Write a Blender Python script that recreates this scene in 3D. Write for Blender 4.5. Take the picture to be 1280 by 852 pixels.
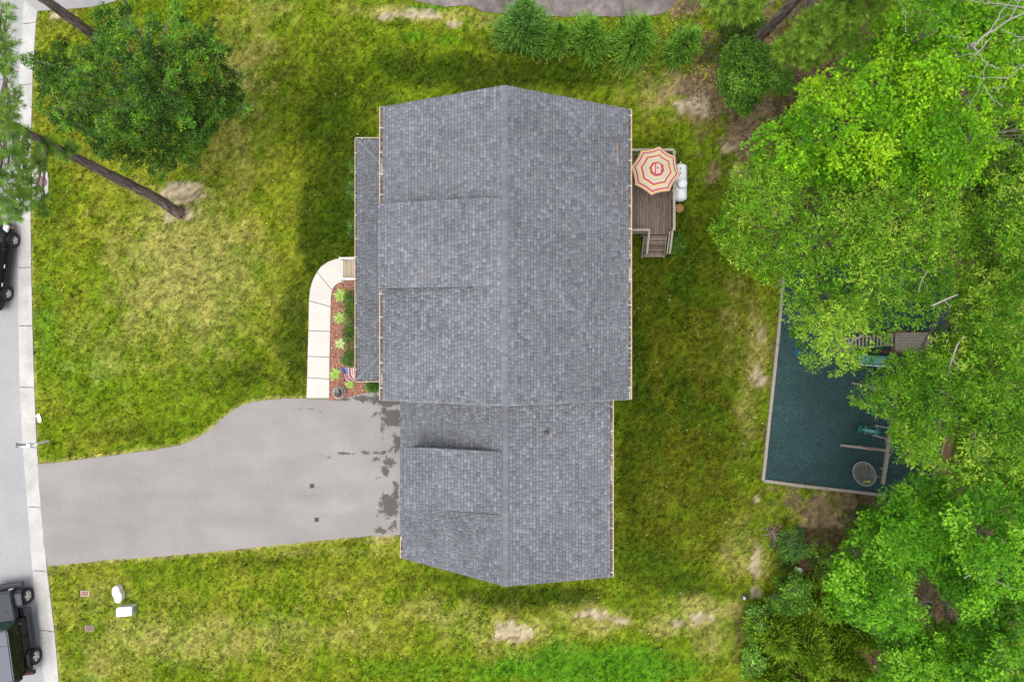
import bpy, bmesh, math, random
import numpy as np
from mathutils import Vector, Matrix

random.seed(7)
R = np.random.default_rng(11)
for o in list(bpy.data.objects):
    bpy.data.objects.remove(o)
scene = bpy.context.scene
C = scene.collection
PI = math.pi

# ------------------------------------------------------------------ camera
H = 34.1          # height of the drone above the lawn
F = 1280 * 24 / 36
cam_d = bpy.data.cameras.new('camera')
cam_d.lens = 24; cam_d.sensor_width = 36
cam_d.clip_start = 0.1; cam_d.clip_end = 2000
cam = bpy.data.objects.new('camera', cam_d)
cam.location = (0, 0, H); cam.rotation_euler = (0, 0, 0)
C.objects.link(cam); scene.camera = cam
# ------------------------------------------------------------------ world, sun, exposure
SUN_EL, SUN_AZ = 77, 225          # azimuth clockwise from +Y
world = bpy.data.worlds.new("World"); scene.world = world; world.use_nodes = True
wn = world.node_tree.nodes; wl = world.node_tree.links
wn.clear()
sky = wn.new('ShaderNodeTexSky'); sky.sky_type = 'NISHITA'; sky.sun_disc = False
sky.sun_elevation = math.radians(SUN_EL); sky.sun_rotation = math.radians(SUN_AZ)
sky.air_density = 1.0; sky.dust_density = 3.0; sky.ozone_density = 1.0
hs = wn.new('ShaderNodeHueSaturation'); hs.inputs['Saturation'].default_value = 0.22
bg = wn.new('ShaderNodeBackground'); bg.inputs['Strength'].default_value = 0.15
wo = wn.new('ShaderNodeOutputWorld')
wl.new(sky.outputs[0], hs.inputs['Color']); wl.new(hs.outputs[0], bg.inputs[0]); wl.new(bg.outputs[0], wo.inputs[0])
sd = bpy.data.lights.new('sun', 'SUN'); sd.energy = 1.4; sd.angle = math.radians(50); sd.color = (1, 0.95, 0.88)
so = bpy.data.objects.new('sun', sd)
az, el = math.radians(SUN_AZ), math.radians(SUN_EL)
sdir = Vector((math.sin(az) * math.cos(el), math.cos(az) * math.cos(el), math.sin(el)))
so.rotation_euler = sdir.to_track_quat('Z', 'Y').to_euler(); so.location = sdir * 60
C.objects.link(so)
scene.view_settings.view_transform = 'Standard'; scene.view_settings.look = 'None'
scene.view_settings.exposure = 0.62; scene.view_settings.gamma = 1
scene.render.engine = 'CYCLES'

# ------------------------------------------------------------------ helpers
def P(px, py, z=0.0):
    """photo pixel + height -> point in the place"""
    s = (H - z) / F
    return ((px - 640) * s, (426 - py) * s, z)

def PA(a, z):
    a = np.asarray(a, float); z = np.asarray(z, float)
    s = (H - z) / F
    return np.stack([(a[..., 0] - 640) * s, (426 - a[..., 1]) * s, z * np.ones(a.shape[:-1])], -1)

def toPx(p):
    s = F / (H - p[..., 2])
    return np.stack([640 + p[..., 0] * s, 426 - p[..., 1] * s], -1)

def tag(o, label=None, cat=None, group=None, kind=None):
    if label: o['label'] = label
    if cat: o['category'] = cat
    if group: o['group'] = group
    if kind: o['kind'] = kind
    return o

def thing(name, label, cat, loc=(0, 0, 0), rz=0, group=None):
    o = bpy.data.objects.new(name, None); C.objects.link(o)
    o.empty_display_size = 0.3
    o.location = loc; o.rotation_euler = (0, 0, rz)
    return tag(o, label, cat, group)

def wloc(o):
    v = Vector((0, 0, 0))
    while o is not None:
        v += o.location; o = o.parent
    return v

def link_mesh(name, me, parent=None, mat=None):
    o = bpy.data.objects.new(name, me); C.objects.link(o)
    if parent: o.parent = parent
    if mat:
        me.materials.append(mat)
    return o

class MB:
    def __init__(s):
        s.v = []; s.f = []
    def add(s, vs, fs):
        n = len(s.v); s.v += [tuple(v) for v in vs]; s.f += [tuple(i + n for i in f) for f in fs]
        return s
    def box(s, a, b):
        (x0, y0, z0), (x1, y1, z1) = a, b
        return s.add([(x0, y0, z0), (x1, y0, z0), (x1, y1, z0), (x0, y1, z0), (x0, y0, z1), (x1, y0, z1), (x1, y1, z1), (x0, y1, z1)],
                     [(0, 3, 2, 1), (4, 5, 6, 7), (0, 1, 5, 4), (1, 2, 6, 5), (2, 3, 7, 6), (3, 0, 4, 7)])
    def bar(s, p, q, w, h, up=(0, 0, 1)):
        """rectangular bar from p to q, w wide, h high (centred)"""
        p = Vector(p); q = Vector(q); d = (q - p).normalized(); u = Vector(up)
        sd_ = d.cross(u)
        if sd_.length < 1e-4: sd_ = d.cross(Vector((1, 0, 0)))
        sd_.normalize(); u = sd_.cross(d).normalized()
        vs = []
        for c in (p, q):
            for a, b in ((-1, -1), (1, -1), (1, 1), (-1, 1)):
                vs.append(c + sd_ * (a * w / 2) + u * (b * h / 2))
        return s.add(vs, [(0, 1, 2, 3), (7, 6, 5, 4), (0, 4, 5, 1), (1, 5, 6, 2), (2, 6, 7, 3), (3, 7, 4, 0)])
    def tube(s, pts, rad, n=8, cap=True, closed=False):
        pts = [Vector(p) for p in pts]
        if not hasattr(rad, '__len__'): rad = [rad] * len(pts)
        rings = []; m = len(pts); prev = None
        for i, p in enumerate(pts):
            if closed: d = pts[(i + 1) % m] - pts[i - 1]
            else: d = pts[min(i + 1, m - 1)] - pts[max(i - 1, 0)]
            if d.length < 1e-9: d = Vector((0, 0, 1))
            d.normalize()
            a = prev if prev is not None else (Vector((0, 0, 1)) if abs(d.z) < 0.9 else Vector((1, 0, 0)))
            a = (a - d * a.dot(d)).normalized(); prev = a; b = d.cross(a)
            rings.append([p + (a * math.cos(2 * PI * k / n) + b * math.sin(2 * PI * k / n)) * rad[i] for k in range(n)])
        vs = [v for r in rings for v in r]; fs = []
        for i in range(m if closed else m - 1):
            j = (i + 1) % m
            for k in range(n):
                k2 = (k + 1) % n
                fs.append((i * n + k, i * n + k2, j * n + k2, j * n + k))
        if cap and not closed:
            fs.append(tuple(range(n))[::-1]); fs.append(tuple((m - 1) * n + k for k in range(n)))
        return s.add(vs, fs)
    def lathe(s, c, prof, n=20, axis='z'):
        """prof: list of (r, h)"""
        vs = []; fs = []
        for r, h in prof:
            for k in range(n):
                a = 2 * PI * k / n; x, y = r * math.cos(a), r * math.sin(a)
                p = (x, y, h) if axis == 'z' else ((x, h, y) if axis == 'y' else (h, x, y))
                vs.append((c[0] + p[0], c[1] + p[1], c[2] + p[2]))
        for i in range(len(prof) - 1):
            for k in range(n):
                k2 = (k + 1) % n
                fs.append((i * n + k, i * n + k2, (i + 1) * n + k2, (i + 1) * n + k))
        fs.append(tuple(range(n))[::-1]); m = len(prof) - 1
        fs.append(tuple(m * n + k for k in range(n)))
        return s.add(vs, fs)
    def prism(s, pts, z0, z1):
        n = len(pts)
        vs = [(p[0], p[1], z0) for p in pts] + [(p[0], p[1], z1) for p in pts]
        return s.add(vs, [tuple(range(n))[::-1], tuple(range(n, 2 * n))] + [(i, (i + 1) % n, n + (i + 1) % n, n + i) for i in range(n)])
    def build(s, name, mat, parent=None, smooth=False, bevel=0, local=False, kind=None, segs=1, sub=0):
        me = bpy.data.meshes.new(name)
        off = Vector((0, 0, 0)) if (local or parent is None) else wloc(parent)
        me.from_pydata([(v[0] - off.x, v[1] - off.y, v[2] - off.z) for v in s.v], [], s.f)
        bm = bmesh.new(); bm.from_mesh(me)
        bmesh.ops.recalc_face_normals(bm, faces=bm.faces)
        if bevel:
            bmesh.ops.bevel(bm, geom=bm.edges[:], offset=bevel, segments=segs, affect='EDGES', clamp_overlap=True)
        bm.to_mesh(me); bm.free()
        if smooth: me.polygons.foreach_set('use_smooth', [True] * len(me.polygons))
        o = link_mesh(name, me, parent, mat)
        if sub:
            m = o.modifiers.new('sub', 'SUBSURF'); m.levels = sub; m.render_levels = sub
        if kind: o['kind'] = kind
        return o

def np_mesh(name, V, Fq, mat, parent=None, colors=None, kind=None, smooth=False, attr='tone'):
    """V (n,3), Fq (m,k) equal sized faces; colours per vertex (n,3)"""
    V = np.asarray(V, np.float32); Fq = np.asarray(Fq, np.int32)
    if parent is not None:
        V = V - np.array(wloc(parent), np.float32)
    me = bpy.data.meshes.new(name)
    m, k = Fq.shape
    me.vertices.add(len(V)); me.vertices.foreach_set('co', V.ravel())
    me.loops.add(m * k); me.loops.foreach_set('vertex_index', Fq.ravel())
    me.polygons.add(m); me.polygons.foreach_set('loop_start', np.arange(0, m * k, k, dtype=np.int32))
    me.polygons.foreach_set('loop_total', np.full(m, k, np.int32))
    me.update(calc_edges=True)
    if colors is not None:
        a = me.color_attributes.new(attr, 'FLOAT_COLOR', 'POINT')
        c4 = np.ones((len(V), 4), np.float32); c4[:, :3] = np.clip(colors, 0, 1)
        a.data.foreach_set('color', c4.ravel())
    if smooth: me.polygons.foreach_set('use_smooth', np.ones(m, bool))
    o = link_mesh(name, me, parent, mat)
    if kind: o['kind'] = kind
    return o

def vnoise(x, y, seed=0):
    """value noise on arrays"""
    xi = np.floor(x).astype(np.int64); yi = np.floor(y).astype(np.int64)
    fx = x - xi; fy = y - yi
    fx = fx * fx * (3 - 2 * fx); fy = fy * fy * (3 - 2 * fy)
    def h(a, b):
        n = (a * 374761393 + b * 668265263 + seed * 1274126177) & 0xffffffff
        n = ((n ^ (n >> 13)) * 1274126177) & 0xffffffff
        return ((n ^ (n >> 16)) & 0xffff) / 65535.0
    return (h(xi, yi) * (1 - fx) + h(xi + 1, yi) * fx) * (1 - fy) + (h(xi, yi + 1) * (1 - fx) + h(xi + 1, yi + 1) * fx) * fy

def fbm(x, y, seed=0, o=4):
    t = 0; a = .5; n = 0
    for i in range(o):
        t = t + a * vnoise(x * 2 ** i, y * 2 ** i, seed + i * 17); n += a; a *= .5
    return t / n

def inpoly(pts, poly):
    pts = np.asarray(pts, float); poly = np.asarray(poly, float)
    x, y = pts[..., 0], pts[..., 1]; r = np.zeros(x.shape, bool)
    n = len(poly)
    for i in range(n):
        x0, y0 = poly[i]; x1, y1 = poly[(i + 1) % n]
        if y0 == y1: continue
        c = ((y0 > y) != (y1 > y)) & (x < (x1 - x0) * (y - y0) / (y1 - y0) + x0)
        r ^= c
    return r

def polydist(pts, poly):
    pts = np.asarray(pts, float); poly = np.asarray(poly, float)
    d = np.full(pts.shape[:-1], 1e9)
    for i in range(len(poly)):
        a = poly[i]; b = poly[(i + 1) % len(poly)]; ab = b - a
        t = np.clip(((pts - a) @ ab) / (ab @ ab + 1e-9), 0, 1)
        d = np.minimum(d, np.linalg.norm(pts - a - t[..., None] * ab, axis=-1))
    return d

# ------------------------------------------------------------------ materials
def mat(name, col, rough=0.7, var=0.25, scale=6.0, bump=0.0, bscale=60.0, metal=0.0, attr=None, spec=0.3,
        col2=None, trans=0.0, coat=0.0, coord='Object', stretch=None, var2=0.0, scale2=0.7, emit=None, hue=None):
    m = bpy.data.materials.new(name); m.use_nodes = True
    N = m.node_tree.nodes; L = m.node_tree.links
    b = N['Principled BSDF']
    b.inputs['Roughness'].default_value = rough; b.inputs['Metallic'].default_value = metal
    b.inputs['Specular IOR Level'].default_value = spec
    if coat: b.inputs['Coat Weight'].default_value = coat; b.inputs['Coat Roughness'].default_value = 0.05
    tc = N.new('ShaderNodeTexCoord'); src = tc.outputs['Object']
    if coord == 'World':
        g = N.new('ShaderNodeNewGeometry'); src = g.outputs['Position']
    if stretch:
        mp = N.new('ShaderNodeMapping'); mp.inputs['Scale'].default_value = stretch
        L.new(src, mp.inputs[0]); src = mp.outputs[0]
    no = N.new('ShaderNodeTexNoise'); no.inputs['Scale'].default_value = scale; no.inputs['Detail'].default_value = 6
    no.inputs['Roughness'].default_value = .65
    L.new(src, no.inputs['Vector'])
    mr = N.new('ShaderNodeMapRange'); mr.inputs[1].default_value = .25; mr.inputs[2].default_value = .75
    mr.inputs[3].default_value = 1 - var; mr.inputs[4].default_value = 1 + var
    L.new(no.outputs['Fac'], mr.inputs[0])
    if attr:
        at = N.new('ShaderNodeAttribute'); at.attribute_name = attr; base = at.outputs['Color']
    else:
        rg = N.new('ShaderNodeRGB'); rg.outputs[0].default_value = (*col, 1); base = rg.outputs[0]
        if col2:
            mx = N.new('ShaderNodeMix'); mx.data_type = 'RGBA'
            mx.inputs[6].default_value = (*col, 1); mx.inputs[7].default_value = (*col2, 1)
            n2 = N.new('ShaderNodeTexNoise'); n2.inputs['Scale'].default_value = scale * .37; n2.inputs['Detail'].default_value = 5
            L.new(src, n2.inputs['Vector'])
            r2 = N.new('ShaderNodeMapRange'); r2.inputs[1].default_value = .38; r2.inputs[2].default_value = .62
            L.new(n2.outputs['Fac'], r2.inputs[0]); L.new(r2.outputs[0], mx.inputs[0]); base = mx.outputs[2]
    vm = N.new('ShaderNodeVectorMath'); vm.operation = 'SCALE'
    L.new(base, vm.inputs[0]); L.new(mr.outputs[0], vm.inputs['Scale'])
    out = vm.outputs[0]
    if var2:
        n3 = N.new('ShaderNodeTexNoise'); n3.inputs['Scale'].default_value = scale2; n3.inputs['Detail'].default_value = 4
        L.new(src, n3.inputs['Vector'])
        r3 = N.new('ShaderNodeMapRange'); r3.inputs[1].default_value = .3; r3.inputs[2].default_value = .7
        r3.inputs[3].default_value = 1 - var2; r3.inputs[4].default_value = 1 + var2
        L.new(n3.outputs['Fac'], r3.inputs[0])
        v2 = N.new('ShaderNodeVectorMath'); v2.operation = 'SCALE'; L.new(out, v2.inputs[0]); L.new(r3.outputs[0], v2.inputs['Scale'])
        out = v2.outputs[0]
    L.new(out, b.inputs['Base Color'])
    if bump:
        nb = N.new('ShaderNodeTexNoise'); nb.inputs['Scale'].default_value = bscale; nb.inputs['Detail'].default_value = 4
        L.new(src, nb.inputs['Vector'])
        bp = N.new('ShaderNodeBump'); bp.inputs['Strength'].default_value = bump; bp.inputs['Distance'].default_value = .02
        L.new(nb.outputs['Fac'], bp.inputs['Height']); L.new(bp.outputs[0], b.inputs['Normal'])
    if trans:
        tr = N.new('ShaderNodeBsdfTranslucent'); ms = N.new('ShaderNodeMixShader'); ms.inputs[0].default_value = trans
        hv = N.new('ShaderNodeVectorMath'); hv.operation = 'MULTIPLY'; hv.inputs[1].default_value = (1.25, 1.25, .6)
        L.new(out, hv.inputs[0]); L.new(hv.outputs[0], tr.inputs['Color'])
        L.new(b.outputs[0], ms.inputs[1]); L.new(tr.outputs[0], ms.inputs[2])
        L.new(ms.outputs[0], N['Material Output'].inputs['Surface'])
    return m

M = {}
M['ground'] = mat('lawn soil', (1, 1, 1), .95, .25, 14, .35, 60, attr='tone', coord='World', var2=.10, scale2=1.2, spec=.1)
M['grass'] = mat('grass blades', (1, 1, 1), .9, .15, 3, attr='tone', coord='World', trans=.25, spec=.04)
M['leaf'] = mat('broad leaves', (1, 1, 1), .55, .15, 2, attr='tone', coord='World', trans=.35, spec=.2)
M['needle'] = mat('needles', (1, 1, 1), .6, .15, 2, attr='tone', coord='World', trans=.2, spec=.2)
M['bark'] = mat('bark', (.13, .095, .085), .9, .5, 14, .9, 30, stretch=(1, 1, .25), col2=(.22, .17, .16))
M['greybark'] = mat('grey bark', (.24, .215, .18), .85, .3, 14, .6, 40, col2=(.2, .18, .15))
M['deadwood'] = mat('bleached dead wood', (.30, .28, .265), .85, .25, 10, .5, 40)
M['shingle'] = mat('asphalt shingles', (1, 1, 1), .92, .10, 40, .5, 140, attr='tone', coord='World', var2=.10, scale2=.45, spec=.15)
M['roofboard'] = mat('roof underlay', (.05, .05, .055), .9, .2)
M['trim'] = mat('white trim', (.66, .62, .57), .5, .08, 5, var2=.06)
M['trimtan'] = mat('tan gutter metal', (.50, .43, .36), .5, .12, 7)
M['siding'] = mat('cream siding', (.60, .56, .47), .6, .06, 3)
M['shadesiding'] = mat('shade darkened dormer siding', (.07, .072, .076), .8, .15, 6)  # dark grey: shade on the dormer cheeks and edges put into the colour
M['debris'] = mat('leaf debris', (.15, .07, .04), .9, .5, 30, attr='tone')
M['concrete'] = mat('kerb concrete', (.45, .44, .425), .85, .16, 10, .25, 90, var2=.14, scale2=.9, coord='World')
M['walk'] = mat('new concrete', (.56, .535, .495), .8, .10, 14, .15, 120, var2=.04, scale2=1.1, coord='World')
M['road'] = mat('road asphalt', (.33, .33, .34), .9, .20, 24, .3, 160, var2=.08, scale2=.35, coord='World')
M['drive'] = mat('driveway asphalt', (1, 1, 1), .9, .20, 24, .35, 150, attr='tone', coord='World', var2=.07, scale2=.6)
M['crack'] = mat('crack filler', (.07, .065, .06), .9, .3)
M['mulch'] = mat('red bark mulch', (.30, .14, .10), .95, .4, 20, .8, 40, coord='World')
M['chip'] = mat('bark chips', (1, 1, 1), .9, .2, 20, attr='tone')
M['rubber'] = mat('dark teal rubber mulch', (.032, .070, .073), .9, .35, 28, .8, 60, coord='World', var2=.2, scale2=.5)
M['timber'] = mat('weathered timber', (.36, .31, .27), .85, .25, 5, .5, 60, stretch=(6, 1, 1), coord='World')
M['timber2'] = mat('rail timber', (.33, .27, .22), .85, .22, 9, .4, 60, coord='World')
M['redwood'] = mat('reddish timber', (.25, .13, .10), .85, .3, 9, .4, 60, coord='World')
M['deck'] = [mat('deck board %d' % i, c, .8, .30, 10, .5, 70, stretch=(9, .8, 1), coord='World', col2=c2) for i, (c, c2) in enumerate([
    ((.13, .095, .075), (.20, .16, .13)), ((.18, .135, .11), (.25, .20, .17)), ((.105, .075, .06), (.17, .13, .11)), ((.22, .175, .145), (.14, .11, .09))])]
M['steptan'] = mat('tan step boards', (.42, .34, .25), .8, .2, 9, .3, 60, stretch=(8, 1, 1), coord='World')
M['white'] = mat('white paint', (.78, .78, .78), .45, .04, 4)
M['tank'] = mat('tank paint', (.74, .75, .80), .35, .05, 3, var2=.05)
M['black'] = mat('black paint', (.008, .009, .012), .3, .1, 3, spec=.2, coat=.06)
M['blackmatt'] = mat('black plastic', (.02, .02, .022), .6, .2, 12)
M['jeephood'] = mat('gunmetal paint', (.032, .036, .048), .45, .06, 3, spec=.3, coat=.15)
M['jeeproof'] = mat('grey hardtop', (.15, .155, .185), .7, .06, 3, spec=.15)
M['glass'] = mat('dark glass', (.010, .014, .012), .08, .1, 3, spec=.5)
M['chrome'] = mat('alloy', (.65, .65, .66), .3, .08, 6, metal=.7)
M['tyre'] = mat('tyre rubber', (.03, .03, .032), .85, .2, 20)
M['lamp'] = mat('lamp lens', (.75, .76, .8), .1, .05, 4, spec=.8)
M['red'] = mat('red lens', (.4, .02, .02), .2, .1)
M['amber'] = mat('amber lens', (.6, .2, .03), .2, .1)
M['green'] = mat('green plastic', (.01, .16, .12), .4, .12, 6)
M['teal'] = mat('pale teal plastic', (.14, .38, .36), .4, .1, 6)
M['iron'] = mat('rusty iron', (.20, .13, .12), .8, .35, 14, .4, 40)
M['brownlid'] = mat('brown plastic lid', (.30, .14, .12), .7, .2, 14)
M['palegreen'] = mat('pale green enamel', (.62, .70, .65), .45, .05, 4)
M['greysteel'] = mat('grey steel', (.25, .28, .29), .5, .15, 6)
M['wire'] = mat('dark wrought metal', (.10, .09, .085), .6, .3, 12)
M['lightwire'] = mat('galvanised metal', (.42, .42, .42), .5, .2, 12)
M['net'] = mat('grey netting', (.20, .20, .18), .9, .3, 20)
M['copper'] = mat('weathered pole', (.30, .17, .11), .7, .3, 8, col2=(.3, .28, .27))
M['paper'] = mat('white paper', (.8, .79, .74), .8, .04, 6)
M['umb'] = None
M['flagred'] = mat('flag red', (.42, .02, .035), .8, .08, 10)
M['flagwhite'] = mat('flag white', (.78, .77, .76), .8, .05, 10)
M['flagblue'] = mat('flag blue', (.07, .09, .26), .8, .08, 10)
M['brass'] = mat('brass ball', (.5, .36, .12), .35, .1, 8, metal=.8)
M['flower'] = mat('petals', (1, 1, 1), .7, .1, 4, attr='tone')
M['sand'] = mat('brown litter', (.20, .12, .075), .95, .4, 12, .8, 40, coord='World')

# ------------------------------------------------------------------ outlines (photo pixels on the ground)
KL = [(-60, 31), (0, 27.6), (28, 25.5), (80, 22), (140, 20), (200, 18.7), (250, 18.7), (334, 19.5), (407, 20.5), (484, 22), (551, 25.3), (634, 32), (714, 38), (789, 46), (852, 52.4), (930, 62)]
KR = [(-60, 52), (0, 48.4), (28, 45), (80, 41.5), (140, 39.5), (200, 38.2), (250, 38), (334, 39), (407, 40.5), (484, 42.8), (551, 45.5), (634, 51.7), (714, 59), (789, 68), (852, 73.5), (930, 84)]
kl = lambda y: np.interp(y, [a for a, b in KL], [b for a, b in KL])
kr = lambda y: np.interp(y, [a for a, b in KR], [b for a, b in KR])
DRIVE = [(47, 580), (75, 577.5), (100, 574), (150, 568), (200, 561), (225, 556), (243, 549), (262, 537), (280, 521), (295, 510), (310, 503.5), (332, 499.5), (360, 498), (383, 498), (412, 498.5),
         (420, 500), (432, 497), (447, 493.5), (462, 489.5), (480, 488), (505, 488), (505, 668), (480, 668), (430, 672), (380, 677), (300, 686), (200, 695), (130, 700), (60, 707), (55, 680), (50, 620)]
WALKO = [(383.5, 497.5), (384.5, 471.6), (385, 445), (386, 413), (386.6, 375.6), (388, 362), (391, 351), (396.6, 340), (402, 333), (410, 327.5), (419, 324), (430, 322.5)]
WALKI = [(411.8, 497.5), (412, 473.4), (412.3, 446.3), (413, 414.3), (413.7, 383.4), (414, 375), (414.6, 368), (415.7, 362.5), (418, 358), (422, 354.5), (426, 352.5), (430, 352)]
BED = [(411.9, 500), (412, 473.4), (413, 414.3), (413.7, 383.4), (415.5, 362.5), (418, 358), (424, 352), (430, 350), (455, 350), (480, 350), (490, 488), (462, 489.5), (447, 493.5), (432, 497), (420, 500)]
TOPL = [(20, -60), (30, 0), (47, 14), (75, 12.5), (116, 9), (144, 2), (160, -10), (160, -60)]
TOPR = [(470, -60), (490, -15), (511, 0), (542, 5.6), (557, 9), (580, 7), (592, 9), (605, 15), (624, 16.5), (684, 21), (766, 21), (815, 20), (830, 17), (843, 3), (850, -20), (860, -60)]
PLAY = [(982, 318), (953, 598), (1120, 618), (1164, 624), (1190, 330)]
HOUSE = [(505, 180), (745, 180), (745, 700), (520, 700), (520, 500), (460, 500), (460, 200)]
EXCL = [DRIVE, WALKO + WALKI[::-1], BED, TOPL, TOPR, PLAY, [(470, 170), (745, 170), (745, 470), (740, 670), (520, 670), (520, 488), (455, 488), (455, 205), (470, 205)]]

# ------------------------------------------------------------------ lawn colour field (patches of green, straw, soil and litter, darker green near the house)
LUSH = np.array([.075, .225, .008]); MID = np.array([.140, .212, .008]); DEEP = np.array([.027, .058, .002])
OLIVE = np.array([.245, .262, .022]); STRAW = np.array([.42, .37, .12]); SOIL = np.array([.44, .36, .25]); LIT = np.array([.12, .078, .048])
FORM = {
 'straw': [(230, 330, 100, 120, .80), (120, 430, 60, 60, .45), (215, 250, 90, 50, .55), (180, 420, 120, 70, .42), (300, 160, 40, 90, .55), (330, 20, 60, 30, .5), (250, 800, 200, 40, .6), (205, 300, 50, 60, .45), (300, 90, 45, 100, .62), (320, 60, 40, 60, .5), (255, 210, 40, 60, .45), (330, 120, 25, 60, .4), (150, 350, 50, 60, .42), (290, 390, 70, 80, .42), (230, 450, 110, 50, .25), (120, 300, 30, 120, .25),
           (120, 760, 70, 60, .45), (200, 800, 80, 40, .62), (130, 830, 80, 30, .55), (330, 790, 120, 30, .55), (440, 790, 70, 25, .5), (640, 790, 80, 32, .7), (560, 765, 80, 20, .6), (740, 772, 60, 20, .8), (830, 780, 40, 16, .75), (880, 765, 60, 25, .8), (900, 800, 40, 40, .55), (430, 740, 80, 20, .3),
           (925, 690, 25, 50, .6), (950, 700, 16, 30, .8), (915, 390, 18, 90, .5), (945, 440, 22, 80, .7), (935, 510, 14, 60, .55), (880, 420, 20, 60, .25), (830, 110, 70, 32, .6), (790, 85, 50, 20, .5), (560, 20, 70, 9, .7), (490, 15, 40, 10, .8), (440, 10, 50, 14, .35), (600, 28, 40, 8, .5),
           (880, 340, 20, 30, .2), (980, 640, 50, 15, .5), (400, 690, 120, 7, .5), (480, 674, 22, 8, .9), (75, 20, 22, 10, .8), (70, 715, 30, 8, .5), (150, 575, 100, 4, .6), (52, 580, 6, 8, .5), (560, 790, 60, 16, .35), (700, 765, 60, 10, .4), (150, 20, 60, 12, .3)],
 'soil': [(226, 238, 24, 14, 1.3), (234, 268, 16, 12, .8), (212, 262, 10, 16, .7), (638, 791, 24, 12, 1.2), (738, 768, 24, 7, .8), (775, 775, 20, 7, .6), (870, 770, 30, 10, .5), (948, 468, 9, 24, .9), (950, 420, 8, 30, .45), (528, 18, 26, 6, .9), (570, 30, 12, 5, 1), (487, 20, 12, 6, .8), (70, 18, 14, 7, .8),
          (865, 130, 26, 14, .8), (945, 705, 7, 26, .9), (944, 740, 8, 9, 1), (955, 660, 10, 5, .5), (480, 667, 16, 5, 1), (850, 778, 14, 8, .7), (945, 625, 20, 4, .4), (910, 185, 10, 8, .9)],
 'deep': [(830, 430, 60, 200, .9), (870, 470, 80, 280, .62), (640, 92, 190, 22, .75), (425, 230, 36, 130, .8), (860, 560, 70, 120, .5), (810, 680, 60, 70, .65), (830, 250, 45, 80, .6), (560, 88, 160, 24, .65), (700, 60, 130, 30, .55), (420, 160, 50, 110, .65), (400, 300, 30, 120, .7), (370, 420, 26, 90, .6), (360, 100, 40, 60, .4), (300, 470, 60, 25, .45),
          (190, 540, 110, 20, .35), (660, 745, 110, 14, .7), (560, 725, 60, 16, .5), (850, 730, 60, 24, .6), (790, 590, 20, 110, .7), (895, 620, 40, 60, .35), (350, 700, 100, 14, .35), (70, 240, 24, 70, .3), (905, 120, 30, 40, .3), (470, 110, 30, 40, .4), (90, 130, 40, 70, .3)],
 'lush': [(750, 835, 110, 30, 1.1), (660, 840, 110, 20, .8), (520, 835, 100, 20, .5), (850, 835, 60, 18, .6), (560, 48, 16, 8, .7), (520, 45, 20, 8, .6), (100, 470, 70, 70, .4), (60, 400, 24, 120, .45), (330, 520, 100, 16, .35), (490, 130, 24, 24, .45), (540, 10, 40, 5, .7), (380, 500, 30, 14, .35), (200, 835, 60, 12, .35), (110, 850, 30, 10, .5), (440, 330, 20, 60, .3), (60, 60, 24, 50, .2)],
 'litter': [(885, 115, 50, 45, .95), (932, 168, 30, 32, 1.2), (850, 120, 40, 30, .6), (870, 60, 34, 26, .8), (1100, 150, 170, 190, 1.3), (1150, 400, 150, 200, 1.3), (1130, 720, 130, 150, 1.3), (1040, 650, 55, 30, 1.0), (1030, 700, 50, 50, 1.0), (985, 700, 22, 20, .5), (1000, 800, 60, 60, 1.2), (925, 800, 14, 50, .5), (945, 820, 12, 60, .7), (850, 10, 20, 12, .9), (950, 200, 20, 30, .6), (725, 75, 110, 12, .35), (1000, 630, 50, 10, .6)],
}
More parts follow.
